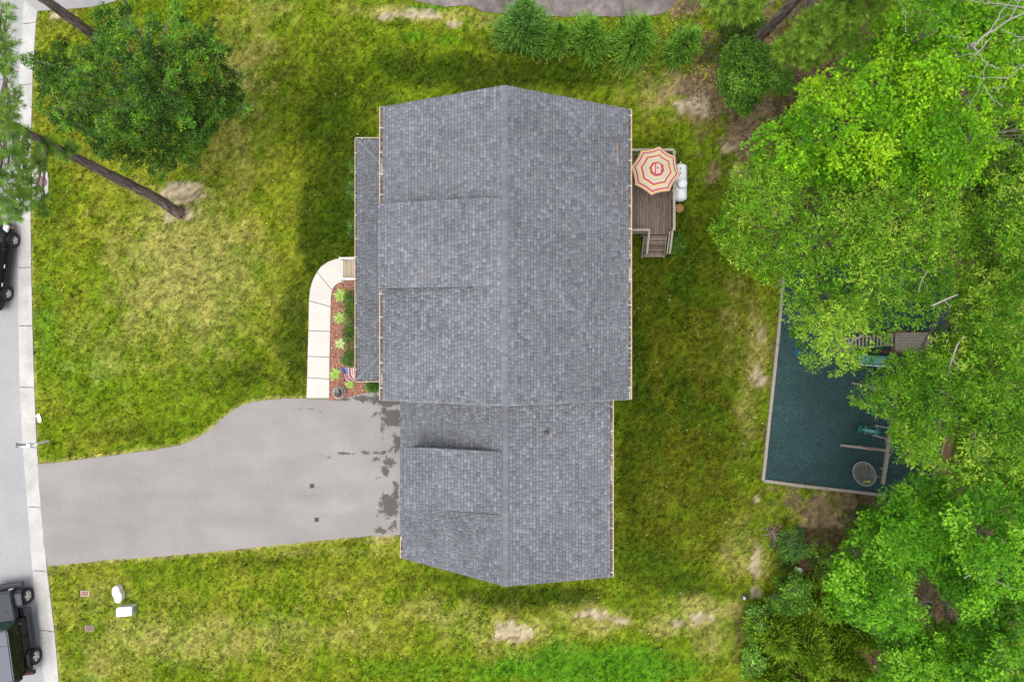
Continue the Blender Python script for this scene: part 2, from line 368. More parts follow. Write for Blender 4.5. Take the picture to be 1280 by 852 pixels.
def lawn_color(X, Y):
    px = 640 + X * F / H; py = 426 - Y * F / H
    wx = (fbm(X * .9, Y * .9, 3) - .5) * 34; wy = (fbm(X * .9 + 9, Y * .9 + 4, 5) - .5) * 34
    w2 = (fbm(X * 3.2, Y * 3.2, 23) - .5)
    n1 = fbm(X * .35, Y * .35, 41); n2 = fbm(X * 1.5, Y * 1.5, 43); n3 = fbm(X * 5, Y * 5, 47)
    W = {}
    for k, bl in FORM.items():
        s = np.zeros_like(X)
        f_ = .55 if k == 'soil' else 1.0
        for (bx, by, rx, ry, st) in bl:
            s = np.maximum(s, st * np.exp(-(((px + wx * f_ * min(1, rx / 30) - bx) / rx) ** 2 + ((py + wy * f_ * min(1, ry / 30) - by) / ry) ** 2) * .8))
        W[k] = s
    def sm(a, lo, hi):
        t = np.clip((a - lo) / (hi - lo), 0, 1); return t * t * (3 - 2 * t)
    ol = sm(n1 * .5 + n2 * .5, .38, .62)
    c = MID * (1 - ol[..., None] * .75) + OLIVE * ol[..., None] * .75
    def mix(c, col, w): return c * (1 - w[..., None]) + col * w[..., None]
    c = mix(c, LUSH, sm(W['lush'] + (n2 - .5) * .6, .15, .75) * .9)
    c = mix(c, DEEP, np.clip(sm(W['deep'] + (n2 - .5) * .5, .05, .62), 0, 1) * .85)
    st = sm(W['straw'] + (n2 - .5) * .45 + w2 * .35, .18, 1.0)
    st = np.maximum(st, sm(n2 * .5 + n3 * .5, .64, .8) * .12)
    pp = np.stack([px, py], -1)
    near = polydist(pp, DRIVE) + (w2 * 5)
    st = np.maximum(st, sm(5.0 - near, 0, 3.5) * .8 * ((px < 500) & (px > 40)))
    near = np.abs(px - kr(py)) + w2 * 5
    st = np.maximum(st, sm(4.0 - near, 0, 3) * .55)
    c = mix(c, STRAW, st * .80)
    li = sm(W['litter'] + (n2 - .5) * .8 + w2 * .5, .32, .75); lc = np.where(((px < 965) & (py < 230))[..., None] | ((px < 1070) & (py < 660) & (py > 600))[..., None], np.array([.24, .165, .105]), LIT)
    c = c * (1 - li[..., None] * .9) + lc * li[..., None] * .9
    so_ = sm(W['soil'] + (n2 - .5) * .5 + w2 * .9, .36, .62); c = mix(c, SOIL, so_ * .85)
    gold = np.exp(-(((px - 860) / 90) ** 4 + ((py - 480) / 260) ** 4)) * np.clip((n1 * .4 + n2 * .6 - .38) * 4, 0, 1)
    c = mix(c, np.array([.155, .135, .006]), gold * .35 * (1 - st))
    n8 = fbm(X * 7, Y * 7, 53, 3); n9 = fbm(X * 2.6, Y * 3.4, 59, 3)
    n12 = fbm(X * 11, Y * 11, 61, 2); n5 = fbm(X * 4.5, Y * 4.5, 63, 2)
    c = c * np.clip(1 + .6 * (n8 - .5) + .3 * (n9 - .5) + 1.5 * (n12 - .5) + .4 * (n5 - .5), .3, 1.9)[..., None]
    return c, st, li, so_

def axis_coords(a, b, step, far):
    inner = np.arange(a, b + step / 2, step)
    ex = []; d = step
    x = b
    while x < far:
        d *= 1.6; x += d; ex.append(x)
    lo = []; d = step; x = a
    while x > -far:
        d *= 1.6; x -= d; lo.append(x)
    return np.array(lo[::-1] + list(inner) + ex)
gx = axis_coords(-28, 28, .16, 600); gy = axis_coords(-19, 19, .16, 600)
GX, GY = np.meshgrid(gx, gy)
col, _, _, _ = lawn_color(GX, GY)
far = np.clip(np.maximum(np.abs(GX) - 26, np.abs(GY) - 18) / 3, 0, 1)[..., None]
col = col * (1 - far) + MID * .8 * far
pyg = 426 - GY * F / H; pxg = 640 + GX * F / H
GZ = (fbm(GX * 1.2, GY * 1.2, 91) - .5) * .05 - .03
mid = kr(pyg) - 5
GZ = np.where(pxg < mid, -.30, GZ)
fi = np.arange(len(gy) - 1)[:, None] * len(gx) + np.arange(len(gx) - 1)[None, :]
fi = fi.ravel()
quads = np.stack([fi, fi + 1, fi + 1 + len(gx), fi + len(gx)], -1)
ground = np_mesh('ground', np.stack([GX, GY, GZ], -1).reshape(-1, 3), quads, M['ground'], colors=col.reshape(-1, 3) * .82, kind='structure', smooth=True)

# grass blades
def excluded(px, py, grow=0):
    pts = np.stack([px, py], -1)
    r = px < kr(py) + .6
    for e in EXCL: r |= inpoly(pts, e)
    return r
nt = 170000
tx = R.uniform(-24.5, 20, nt); ty = R.uniform(-18, 18, nt)
tpx = 640 + tx * F / H; tpy = 426 - ty * F / H
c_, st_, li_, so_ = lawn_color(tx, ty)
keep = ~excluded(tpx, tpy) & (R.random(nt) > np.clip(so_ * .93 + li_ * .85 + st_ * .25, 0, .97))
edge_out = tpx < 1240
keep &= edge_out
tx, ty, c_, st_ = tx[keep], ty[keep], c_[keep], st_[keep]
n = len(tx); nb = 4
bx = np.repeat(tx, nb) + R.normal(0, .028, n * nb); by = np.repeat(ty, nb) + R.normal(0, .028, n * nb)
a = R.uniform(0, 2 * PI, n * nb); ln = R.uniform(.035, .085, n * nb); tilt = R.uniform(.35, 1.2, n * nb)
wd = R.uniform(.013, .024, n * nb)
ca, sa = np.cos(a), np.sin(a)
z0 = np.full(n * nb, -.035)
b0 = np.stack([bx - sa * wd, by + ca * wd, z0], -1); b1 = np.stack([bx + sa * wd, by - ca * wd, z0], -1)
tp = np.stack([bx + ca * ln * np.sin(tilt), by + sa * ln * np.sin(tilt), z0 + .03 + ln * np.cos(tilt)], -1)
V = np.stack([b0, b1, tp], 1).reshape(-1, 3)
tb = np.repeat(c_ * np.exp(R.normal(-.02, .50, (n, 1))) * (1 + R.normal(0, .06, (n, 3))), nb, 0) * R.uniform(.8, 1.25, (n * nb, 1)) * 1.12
drym = R.random(n * nb) < np.repeat(.03 + st_ * .25, nb); tb[drym] = STRAW * R.uniform(.7, 1.3, (drym.sum(), 1))
grass = np_mesh('grass', V, np.arange(len(V)).reshape(-1, 3), M['grass'], colors=np.repeat(tb, 3, 0))
tag(grass, 'mown yellow green lawn grass around the house, patchy and dry in places', 'grass', kind='stuff')

# ------------------------------------------------------------------ road, kerb, driveways
def sheet(name, poly, z, m, step=None, colf=None, parent=None, thick=.0, kind='structure'):
    bm = bmesh.new()
    vs = [bm.verts.new((p[0], p[1], z)) for p in poly]
    bm.faces.new(vs)
    bmesh.ops.recalc_face_normals(bm, faces=bm.faces)
    if thick:
        r = bmesh.ops.extrude_face_region(bm, geom=bm.faces[:])
        for v in r['geom']:
            if isinstance(v, bmesh.types.BMVert): v.co.z -= thick
    if step:
        xs = [p[0] for p in poly]; ys = [p[1] for p in poly]
        for x in np.arange(min(xs) + step, max(xs), step):
            bmesh.ops.bisect_plane(bm, geom=bm.verts[:] + bm.edges[:] + bm.faces[:], plane_co=(x, 0, 0), plane_no=(1, 0, 0))
        for y in np.arange(min(ys) + step, max(ys), step):
            bmesh.ops.bisect_plane(bm, geom=bm.verts[:] + bm.edges[:] + bm.faces[:], plane_co=(0, y, 0), plane_no=(0, 1, 0))
    else:
        bmesh.ops.triangulate(bm, faces=[f for f in bm.faces if len(f.verts) > 4])
    me = bpy.data.meshes.new(name); bm.to_mesh(me); bm.free()
    # faces up
    o = link_mesh(name, me, parent, m)
    if colf is not None:
        co = np.zeros(len(me.vertices) * 3); me.vertices.foreach_get('co', co); co = co.reshape(-1, 3)
        a_ = me.color_attributes.new('tone', 'FLOAT_COLOR', 'POINT'); c4 = np.ones((len(co), 4)); c4[:, :3] = colf(co[:, 0], co[:, 1])
        a_.data.foreach_set('color', c4.ravel().astype(np.float32))
    if kind: o['kind'] = kind
    return o

ys = list(range(-60, 931, 30))
roadpts = [P(kl(y) + 1, y)[:2] for y in ys]
road = sheet('road', [(-34.0, roadpts[0][1] + 20)] + [(roadpts[0][0], roadpts[0][1] + 20)] + roadpts + [(roadpts[-1][0] + 6, roadpts[-1][1] - 20), (-34.0, roadpts[-1][1] - 20)], -.14, M['road'])
farside = sheet('far_verge', [(-60, 60), (-34.05, 60), (-34.05, -60), (-60, -60)], -.02, M['mulch'])
bpy.data.objects.remove(farside)

kerb = MB()
# thin mortar bed under the slabs
for i in range(len(ys) - 1):
    y0, y1 = ys[i], ys[i + 1]
    p = [P(kl(y0) + .5, y0), P(kr(y0) - .5, y0), P(kr(y1) - .5, y1), P(kl(y1) + .5, y1)]
    kerb.add([(q[0], q[1], -.29) for q in p] + [(q[0], q[1], z) for q, z in zip(p, (-.20, -.10, -.10, -.20))],
             [(0, 1, 2, 3), (4, 5, 6, 7), (0, 1, 5, 4), (1, 2, 6, 5), (2, 3, 7, 6), (3, 0, 4, 7)])
kerb = kerb.build('kerb', M['crack'], kind='structure')
joints = [-50, 28, 105, 181, 257, 334, 407, 484, 559, 634, 714, 789, 865, 930]
for j in range(len(joints) - 1):
    m_ = MB(); ya, yb = joints[j] + .45, joints[j + 1] - .45
    k = 4; prof = [(0, -.135), (.45, -.128), (.58, -.09), (.72, -.035), (.86, .004), (1, .01)]
    rows = []
    for t in range(k + 1):
        y = ya + (yb - ya) * t / k
        rows.append([(*P(kl(y) + (kr(y) - kl(y)) * u, y)[:2], z) for u, z in prof])
    vs = [q for r in rows for q in r]; nn = len(prof)
    fs = [(t * nn + i, t * nn + i + 1, (t + 1) * nn + i + 1, (t + 1) * nn + i) for t in range(k) for i in range(nn - 1)]
    base = len(vs); vs += [(x, y, -.26) for x, y, z in vs]
    for t in range(k):
        fs.append((t * nn, (t + 1) * nn, base + (t + 1) * nn, base + t * nn)); fs.append((t * nn + nn - 1, (t + 1) * nn + nn - 1, base + (t + 1) * nn + nn - 1, base + t * nn + nn - 1))
    for i in range(nn - 1):
        fs.append((i, i + 1, base + i + 1, base + i)); q = k * nn; fs.append((q + i, q + i + 1, base + q + i + 1, base + q + i))
    m_.add(vs, fs).build('concrete_slab', M['concrete'], kerb)

def blobs(px, py, bl):
    s = np.zeros_like(px)
    for (bx_, by_, rx, ry, st) in bl: s = np.maximum(s, st * np.exp(-(((px - bx_) / rx) ** 2 + ((py - by_) / ry) ** 2)))
    return s
STAIN = [(485, 500, 26, 7, 1.2), (452, 497, 20, 3.5, 1), (430, 499, 12, 2.5, .7), (492, 522, 14, 14, 1.1), (480, 518, 14, 8, .7), (496, 553, 6, 12, 1), (478, 530, 2, 30, .6), (482, 590, 6, 9, .95), (487, 578, 8, 9, .8), (492, 560, 8, 8, .7), (486, 632, 13, 16, 1.15), (492, 655, 8, 8, .7), (476, 662, 6, 5, .9), (495, 620, 6, 20, .9), (470, 574, 10, 4, .6), (472, 596, 8, 3, .55)]
CRK = [(430, 566, 13, 2.2, .95), (455, 565, 12, 2.2, .9), (408, 570, 8, 1.6, .8), (475, 566, 12, 3, .85), (390, 511, 10, 1.2, .7), (372, 512, 14, .9, .6), (400, 514, 3, 3, .6)]
def drive_col(X, Y):
    s = (H + .0) / F; px = 640 + X / s; py = 426 - Y / s
    n3 = fbm(X * 5.5, Y * 5.5, 7, 5); n1 = fbm(X * .5, Y * .9, 8)
    base = np.array([.270, .254, .246]) * (.92 + .22 * n1)[..., None]
    c = base
    sk = fbm(X * .35 + 3, Y * 2.6, 71, 4); c = c * (1 + .10 * (sk - .5))[..., None]
    lt = np.clip(blobs(px, py, [(430, 632, 60, 10, .7), (300, 600, 120, 14, .3), (350, 565, 70, 12, .35), (450, 600, 30, 16, .4)]) - .15, 0, 1)[..., None]
    c = c * (1 + .22 * lt)
    dk = np.clip(blobs(px, py, [(120, 660, 90, 50, .5), (200, 620, 140, 8, .4), (300, 650, 90, 6, .35)]) - .1, 0, 1)[..., None]
    return c * (1 - .16 * dk)
def edge_noise(poly, amp=.7):
    out = []
    for i in range(len(poly)):
        a_, b_ = poly[i], poly[(i + 1) % len(poly)]
        n_ = max(1, int(math.hypot(b_[0] - a_[0], b_[1] - a_[1]) / 6))
        for k in range(n_):
            t = k / n_; out.append((a_[0] + (b_[0] - a_[0]) * t + random.uniform(-amp, amp), a_[1] + (b_[1] - a_[1]) * t + random.uniform(-amp, amp)))
    return out
driveway = sheet('driveway', [P(x, y)[:2] for x, y in edge_noise(DRIVE, .55)], .012, M['drive'], step=.10, colf=drive_col)
M['drive2'] = mat('neighbour asphalt', (.30, .29, .295), .9, .12, 40, .3, 150, coord='World', var2=.12, scale2=.5)
M['drive3'] = mat('dark neighbour asphalt', (.22, .19, .185), .9, .25, 5, .3, 150, coord='World', var2=.35, scale2=.5, col2=(.15, .125, .125))
sheet('neighbour_driveway', [P(x, y)[:2] for x, y in TOPL], .012, M['drive2'])
sheet('neighbour_driveway', [P(x, y)[:2] for x, y in edge_noise(TOPR)], .012, M['drive3'])
_me = driveway.data; _co = np.zeros(len(_me.vertices) * 3); _me.vertices.foreach_get('co', _co); _co = _co.reshape(-1, 3)
_px = 640 + _co[:, 0] * F / H; _py = 426 - _co[:, 1] * F / H
_a = _me.attributes.new('damp', 'FLOAT', 'POINT'); _a.data.foreach_set('value', np.maximum(blobs(_px, _py, STAIN), blobs(_px, _py, CRK) * .9).astype(np.float32))
N = M['drive'].node_tree.nodes; L = M['drive'].node_tree.links
_src = N['Principled BSDF'].inputs['Base Color'].links[0].from_socket
_at = N.new('ShaderNodeAttribute'); _at.attribute_name = 'damp'
_g = N.new('ShaderNodeNewGeometry'); _n = N.new('ShaderNodeTexNoise'); _n.inputs['Scale'].default_value = 2.6; _n.inputs['Detail'].default_value = 10; _n.inputs['Roughness'].default_value = .72
L.new(_g.outputs['Position'], _n.inputs['Vector'])
_m1 = N.new('ShaderNodeMath'); _m1.operation = 'MULTIPLY_ADD'; _m1.inputs[1].default_value = 3.2; L.new(_n.outputs['Fac'], _m1.inputs[0]); L.new(_at.outputs['Fac'], _m1.inputs[2])
_mr = N.new('ShaderNodeMapRange'); _mr.inputs[1].default_value = 1.98; _mr.inputs[2].default_value = 2.22; L.new(_m1.outputs[0], _mr.inputs[0])
_g2 = N.new('ShaderNodeMath'); _g2.operation = 'GREATER_THAN'; _g2.inputs[1].default_value = .12; L.new(_at.outputs['Fac'], _g2.inputs[0])
_m2 = N.new('ShaderNodeMath'); _m2.operation = 'MULTIPLY'; L.new(_mr.outputs[0], _m2.inputs[0]); L.new(_g2.outputs[0], _m2.inputs[1])
_m3 = N.new('ShaderNodeMath'); _m3.operation = 'MULTIPLY'; _m3.inputs[1].default_value = .92; L.new(_m2.outputs[0], _m3.inputs[0])
_mx = N.new('ShaderNodeMix'); _mx.data_type = 'RGBA'; L.new(_m3.outputs[0], _mx.inputs[0]); L.new(_src, _mx.inputs[6]); _mx.inputs[7].default_value = (.088, .078, .073, 1)
L.new(_mx.outputs[2], N['Principled BSDF'].inputs['Base Color'])
# two square patches let into the driveway
for (x, y) in ((390, 607), (396, 649)):
    q = P(x, y, 0)
    tag(MB().box((q[0] - .11, q[1] - .11, .0), (q[0] + .11, q[1] + .11, .022)).build('drain_cover', M['greysteel'] if False else M['crack'], bevel=.012), 'small dark square cover in the driveway, the %s of the two' % ('upper, nearer the crack' if y < 620 else 'lower, nearer the grass'), 'cover', 'square covers in the driveway')

# front walk
walk = MB()
WO = [P(x, y)[:2] for x, y in WALKO]; WI = [P(x, y)[:2] for x, y in WALKI]
walk.prism(WO[1:] + WI[::-1][:-1], -.05, .035) if False else None
jo = [0, 1, 2, 3, 4, 7, len(WALKO) - 1]
wbase = MB()
for i in range(len(WALKO) - 1):
    wbase.prism([WO[i], WI[i], WI[i + 1], WO[i + 1]], -.06, .03)
wroot = wbase.build('walkway', M['crack'], kind='structure')
for a_, b_ in zip(jo[:-1], jo[1:]):
    A = [Vector((*WO[i], 0)) for i in range(a_, b_ + 1)]; B = [Vector((*WI[i], 0)) for i in range(a_, b_ + 1)]
    g = .013
    d0 = (A[1] - A[0]).normalized() * g; A[0] = A[0] + d0; B[0] = B[0] + d0
    d1 = (A[-2] - A[-1]).normalized() * g; A[-1] = A[-1] + d1; B[-1] = B[-1] + d1
    MB().prism([(v.x, v.y) for v in A] + [(v.x, v.y) for v in B[::-1]], .0, .065).build('concrete_slab', M['walk'], wroot, bevel=.006)

# ------------------------------------------------------------------ chips
def chips(name, poly, n_, z, size, cols, parent=None, zj=.03):
    poly = np.array(poly, float); lo = poly.min(0); hi = poly.max(0)
    p = R.uniform(lo, hi, (n_ * 3, 2)); p = p[inpoly(p, poly)][:n_]
    m = len(p); a_ = R.uniform(0, 2 * PI, m); L_ = R.uniform(size[0], size[1], m); W_ = L_ * R.uniform(.3, .6, m)
    tz = R.normal(0, .35, (m, 2))
    d = np.stack([np.cos(a_), np.sin(a_), tz[:, 0]], -1) * L_[:, None] / 2; w = np.stack([-np.sin(a_), np.cos(a_), tz[:, 1]], -1) * W_[:, None] / 2
    c = np.stack([p[:, 0], p[:, 1], z + R.uniform(0, zj, m)], -1)
    V_ = np.stack([c - d - w, c + d - w * .7, c + d * .9 + w, c - d * .8 + w * .8], 1).reshape(-1, 3)
    cc = np.array(cols)[R.integers(0, len(cols), m)] * R.uniform(.6, 1.4, (m, 1))
    return np_mesh(name, V_, np.arange(m * 4).reshape(-1, 4), M['chip'], parent, np.repeat(cc, 4, 0), kind='stuff')
bed = sheet('mulch_bed', [P(x, y)[:2] for x, y in BED], .02, M['mulch'])
chips('bark_chip', [P(x, y)[:2] for x, y in BED], 7000, .025, (.03, .09), [(.36, .15, .10), (.28, .11, .07), (.42, .24, .17), (.22, .09, .06), (.48, .33, .25)], bed)
play = sheet('playground_surface', [P(x, y)[:2] for x, y in PLAY], .03, M['rubber'])
chips('rubber_chip', [P(x, y)[:2] for x, y in PLAY], 26000, .032, (.03, .08), [(.024, .056, .064), (.032, .074, .082), (.044, .10, .105), (.026, .06, .066), (.055, .11, .11), (.02, .046, .05)], play, zj=.03)
chips('fallen_fleck', [P(x, y)[:2] for x, y in PLAY], 260, .07, (.02, .05), [(.4, .42, .3), (.3, .3, .25), (.25, .3, .1)], play, zj=.01)
# playground timber border
bord = thing('timber_border', 'grey weathered timber edging around the dark teal playground surface', 'edging', P(953, 598))
edges = [[(979, 345), (971, 430), (962, 515), (953, 600)], [(953, 600), (1005, 607), (1060, 613), (1118, 620), (1162, 626)], [(1163, 622), (1169, 565), (1176, 500), (1184, 420)], [(982, 318), (979, 345)]]
for e in edges:
    for a_, b_ in zip(e[:-1], e[1:]):
        p = Vector(P(*a_)); q = Vector(P(*b_)); d = (q - p).normalized() * .006
        MB().bar(p + d + Vector((0, 0, .06)), q - d + Vector((0, 0, .06)), .15, .14).build('timber', M['timber'], bord, bevel=.01)

# forest floor litter
chips_parts = []
lit = chips('leaf_litter', [P(x, y)[:2] for x, y in [(1050, 640), (1190, 620), (1290, 560), (1300, 870), (950, 870), (1010, 720)]], 9000, -.02, (.05, .13), [(.12, .075, .05), (.08, .05, .03), (.17, .11, .07), (.06, .04, .025)])
tag(lit, 'brown leaf litter under the trees at the lower right', 'leaf litter')
lit2 = chips('leaf_litter', [P(x, y)[:2] for x, y in [(840, -10), (1290, -10), (1300, 600), (1195, 600), (1200, 330), (985, 330), (950, 200), (905, 160), (850, 120)]], 15000, -.02, (.05, .12), [(.15, .09, .055), (.10, .06, .035), (.22, .15, .09), (.10, .10, .03), (.07, .045, .03)])
tag(lit2, 'brown leaf litter under the trees at the upper right', 'leaf litter')

# ------------------------------------------------------------------ HOUSE
house = thing('house', 'grey shingled house with dormers, front porch and attached garage wing', 'house', (0, 0, 0))
YT, YB = 9.74, -2.46
XL, ZL = -5.36, 5.70; XR, ZR = 4.88, 5.42; XC, ZC = -.27, 8.10
SH_COL = np.array([[.162, .171, .193], [.176, .187, .210], [.148, .158, .180], [.212, .224, .250], [.190, .201, .226], [.130, .138, .158], [.180, .180, .192]])
SH_P = [.24, .22, .16, .13, .1, .08, .07]
def shingle_field(name, O, U, Vv, ulen, vlen, ulo=None, uhi=None, expo=.143, parent=None, tone=1.08):
    O = np.array(O, float); U = np.array(U, float); U /= np.linalg.norm(U); Vv = np.array(Vv, float); Vv /= np.linalg.norm(Vv)
    Nn = np.cross(U, Vv)
    if Nn[2] < 0: Nn = -Nn
    rows = int(math.ceil(vlen / expo)); vs = []; cs = []
    for k in range(rows):
        v0 = k * expo; v1 = min((k + 1) * expo, vlen)
        vm_ = (v0 + v1) / 2
        lo = ulo(vm_) if ulo else 0; hi = uhi(vm_) if uhi else ulen
        u = lo - random.uniform(0, .2)
        while u < hi:
            w = random.choice((.09, .11, .13, .15, .17, .20, .24))
            a_, b_ = max(u, lo), min(u + w, hi); u += w
            if b_ - a_ < .01: continue
            h = .010
            ci = random.choices(range(7), SH_P)[0]; c = SH_COL[ci] * random.uniform(.93, 1.07) * tone
            q0 = O + U * (a_ + .0005) + Vv * (v0 - .004); q1 = O + U * (b_ - .0005) + Vv * (v0 - .004); q2 = O + U * (b_ - .0005) + Vv * v1; q3 = O + U * (a_ + .0005) + Vv * v1
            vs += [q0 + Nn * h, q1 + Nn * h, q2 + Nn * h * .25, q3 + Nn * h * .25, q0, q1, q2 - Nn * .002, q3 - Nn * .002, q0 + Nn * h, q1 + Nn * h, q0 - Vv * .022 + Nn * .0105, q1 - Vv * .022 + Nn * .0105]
            cs += [c] * 8 + [c * .5] * 4  # dark butt edge, with the course's shadow line painted into its strip
    m_ = len(vs) // 12; b_ = np.arange(m_)[:, None] * 12
    fq = np.concatenate([b_ + np.array(f) for f in ([0, 1, 2, 3], [10, 11, 9, 8], [5, 6, 2, 1], [7, 4, 0, 3])])
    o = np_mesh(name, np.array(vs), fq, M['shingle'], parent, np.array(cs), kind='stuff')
    return o
def slab(pts, th, name, m, parent):
    """planar polygon pts (3-D, top face) thickened downwards"""
    n_ = len(pts)
    return MB().add(list(pts) + [(x, y, z - th) for x, y, z in pts], [tuple(range(n_)), tuple(range(n_, 2 * n_))[::-1]] + [(i, (i + 1) % n_, n_ + (i + 1) % n_, n_ + i) for i in range(n_)]).build(name, m, parent)
def slope(x0, z0, x1, z1, y0, y1, parent, name='shingles', drop=.012):
    """roof slope: eave at x0, top at x1, spanning y0..y1"""
    vv = np.array([x1 - x0, 0, z1 - z0]); L_ = np.linalg.norm(vv)
    shingle_field(name, (x0, y0, z0), (0, 1, 0), vv, y1 - y0, L_, parent=parent)
    return slab([(x0, y0 + .01, z0 - drop), (x0, y1 - .01, z0 - drop), (x1, y1 - .01, z1 - drop), (x1, y0 + .01, z1 - drop)], .12, 'roof_board', M['roofboard'], parent)
def ridge_caps(p, q, parent, sl=(-.45, .5), wl=.12):
    p = np.array(p); q = np.array(q); L_ = np.linalg.norm(q - p); d = (q - p) / L_; s_ = np.cross(d, [0, 0, 1]); s_ /= np.linalg.norm(s_)
    vs = []; cs = []; n_ = int(L_ / .143)
    for k in range(n_):
        a_ = p + d * (k * .143); b_ = p + d * (k * .143 + .17); c = SH_COL[random.choices((0, 1, 4, 1, 6), (3, 3, 2, 2, 1))[0]] * random.uniform(.88, 1.02)
        for e, zz in ((a_, .036), (b_, .022)):
            for sgn in (-1, 0, 1):
                o_ = s_ * sgn * wl; dz = -abs(sl[0] if sgn < 0 else sl[1]) * abs(sgn) * wl
                vs.append(e + o_ + np.array([0, 0, zz + dz]))
        cs += [c] * 6
    b_ = np.arange(n_)[:, None] * 6
    # front lip
    fq = np.concatenate([b_ + np.array(f) for f in ([0, 1, 4, 3], [1, 2, 5, 4])])
    np_mesh('ridge_cap', np.array(vs), fq, M['shingle'], parent, np.array(cs), kind='stuff')

main_roof = MB().box((XC - .04, YB + .02, ZC - .3), (XC + .04, YT - .02, ZC - .14)).build('roof', M['roofboard'], house)
slope(XL, ZL, XC, ZC, YB, YT, main_roof); slope(XR, ZR, XC, ZC, YB, YT, main_roof)
ridge_caps((XC, YB + .0, ZC), (XC, YT, ZC), main_roof)
# rake boards (fascia along the gables)
rk = lambda x0, z0, x1, z1, y, par: MB().bar((x0, y, z0 - .15), (x1, y, z1 - .15), .05, .17, up=(0, 0, 1)).build('rake_board', M['trim'], par)
for y in (YT - .012, YB + .012):
    rk(XL, ZL, XC, ZC, y, main_roof); rk(XC, ZC, XR, ZR, y, main_roof)
# front dormer of the main roof
DT, DB = 5.52, 2.10; DX, DZ = -5.38, 6.66
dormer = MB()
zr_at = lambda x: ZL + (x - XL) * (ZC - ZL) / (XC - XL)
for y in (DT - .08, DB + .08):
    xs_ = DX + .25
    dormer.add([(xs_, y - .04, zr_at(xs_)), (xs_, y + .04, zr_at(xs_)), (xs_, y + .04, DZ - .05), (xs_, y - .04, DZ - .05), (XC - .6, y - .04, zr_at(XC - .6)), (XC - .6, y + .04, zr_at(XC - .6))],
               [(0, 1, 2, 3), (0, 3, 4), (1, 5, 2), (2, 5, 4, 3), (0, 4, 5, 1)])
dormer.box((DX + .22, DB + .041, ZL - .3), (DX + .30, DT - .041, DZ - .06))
dormer = dormer.build('dormer', M['shadesiding'], house)
slope(DX, DZ, XC - .17, ZC - .055, DB, DT, dormer, 'dormer_shingles')
for y in (DT - .02, DB + .02): MB().bar((DX + .02, y, DZ - .12), (XC - .3, y, ZC - .14), .02, .12).build('rake_board', M['shadesiding'], dormer)
# garage wing roof
GYB = -10.06; GXL, GZL = -5.17, 2.40; GXC, GZC = -.27, 6.10; GXR, GZR = 4.17, 5.02; GYT = YB + .55
gar = MB().box((GXC - .04, GYB + .02, GZC - .35), (GXC + .04, GYT, GZC - .14)).build('garage_roof', M['roofboard'], house)
ystep = -9.02
slope(GXL, GZL, GXC, GZC, ystep, GYT, gar)
t_ = .115 / (GXC - GXL)
slope(GXL + .115, GZL + t_ * (GZC - GZL), GXC, GZC, GYB, ystep, gar)
slope(GXR, GZR, GXC, GZC, GYB, GYT, gar)
ridge_caps((GXC, GYB, GZC), (GXC, YB - .05, GZC), gar, sl=(-.75, .25))
rk(GXL + .12, GZL + .09, GXC, GZC, GYB + .012, gar); rk(GXC, GZC, GXR, GZR, GYB + .012, gar)
# garage dormer
GDT, GDB = -4.52, -7.16; GDX, GDZ = -4.62, 4.86
gz_at = lambda x: GZL + (x - GXL) * (GZC - GZL) / (GXC - GXL)
gd = MB()
for y in (GDT - .30, GDB + .14):
    xs_ = GDX + .2
    gd.add([(xs_, y - .04, gz_at(xs_)), (xs_, y + .04, gz_at(xs_)), (xs_, y + .04, GDZ - .05), (xs_, y - .04, GDZ - .05), (GXC - .3, y - .04, gz_at(GXC - .3)), (GXC - .3, y + .04, gz_at(GXC - .3))],
           [(0, 1, 2, 3), (0, 3, 4), (1, 5, 2), (2, 5, 4, 3), (0, 4, 5, 1)])
gd.box((GDX + .17, GDB + .101, gz_at(GDX) - .1), (GDX + .25, GDT - .261, GDZ - .06))
gd = gd.build('garage_dormer', mat('weathered grey siding', (.13, .125, .115), .85, .2, 8), house)
slope(GDX, GDZ, GXC - .17, GZC - .10, GDB, GDT, gd, 'dormer_shingles')
for y in (GDT - .02, GDB + .02): MB().bar((GDX, y, GDZ - .07), (GXC - .3, y, GZC - .13), .02, .10).build('rake_board', M['shadesiding'], gd)
# windows on the dormers
for (x, ya, yb, z0, z1, par) in ((DX + .2, 2.6, 3.5, 5.85, 6.35, dormer), (DX + .2, 4.1, 5.0, 5.85, 6.35, dormer), (GDX + .15, -6.4, -5.3, 3.5, 4.5, gd)):
    w = MB().box((x - .03, ya, z0), (x + .01, yb, z1)).build('window', M['trim'], par)
# porch roof: hipped
PX0, PX1, PZ0, PZ1 = -7.05, -4.95, 3.0, 3.62; PYT, PYB = P(445, 175, 3)[1], P(445, 474, 3)[1]
run = PX1 - PX0; sl_ = (PZ1 - PZ0) / run
porch = MB().box((PX0 + .12, PYB + .12, PZ0 - .12), (PX1, PYT - .12, PZ0 - .06)).build('porch_roof', M['trim'], house)
Lv = math.hypot(run, PZ1 - PZ0)
shingle_field('shingles', (PX0, PYB, PZ0), (0, 1, 0), (run, 0, PZ1 - PZ0), PYT - PYB, Lv, ulo=lambda v: v / Lv * run, uhi=lambda v: (PYT - PYB) - v / Lv * run, parent=porch, tone=.92)  # lower tone on all porch slopes: main eave's shade put into the colour
shingle_field('shingles', (PX0, PYT, PZ0), (1, 0, 0), (0, -run, PZ1 - PZ0), run, Lv, ulo=lambda v: v / Lv * run, parent=porch, tone=.92)
shingle_field('shingles', (PX0, PYB, PZ0), (1, 0, 0), (0, run, PZ1 - PZ0), run, Lv, ulo=lambda v: v / Lv * run, parent=porch, tone=.92)
slab([(PX0, PYB, PZ0 - .012), (PX0, PYT, PZ0 - .012), (PX1, PYT - run, PZ1 - .012), (PX1, PYB + run, PZ1 - .012)], .05, 'roof_board', M['roofboard'], porch)
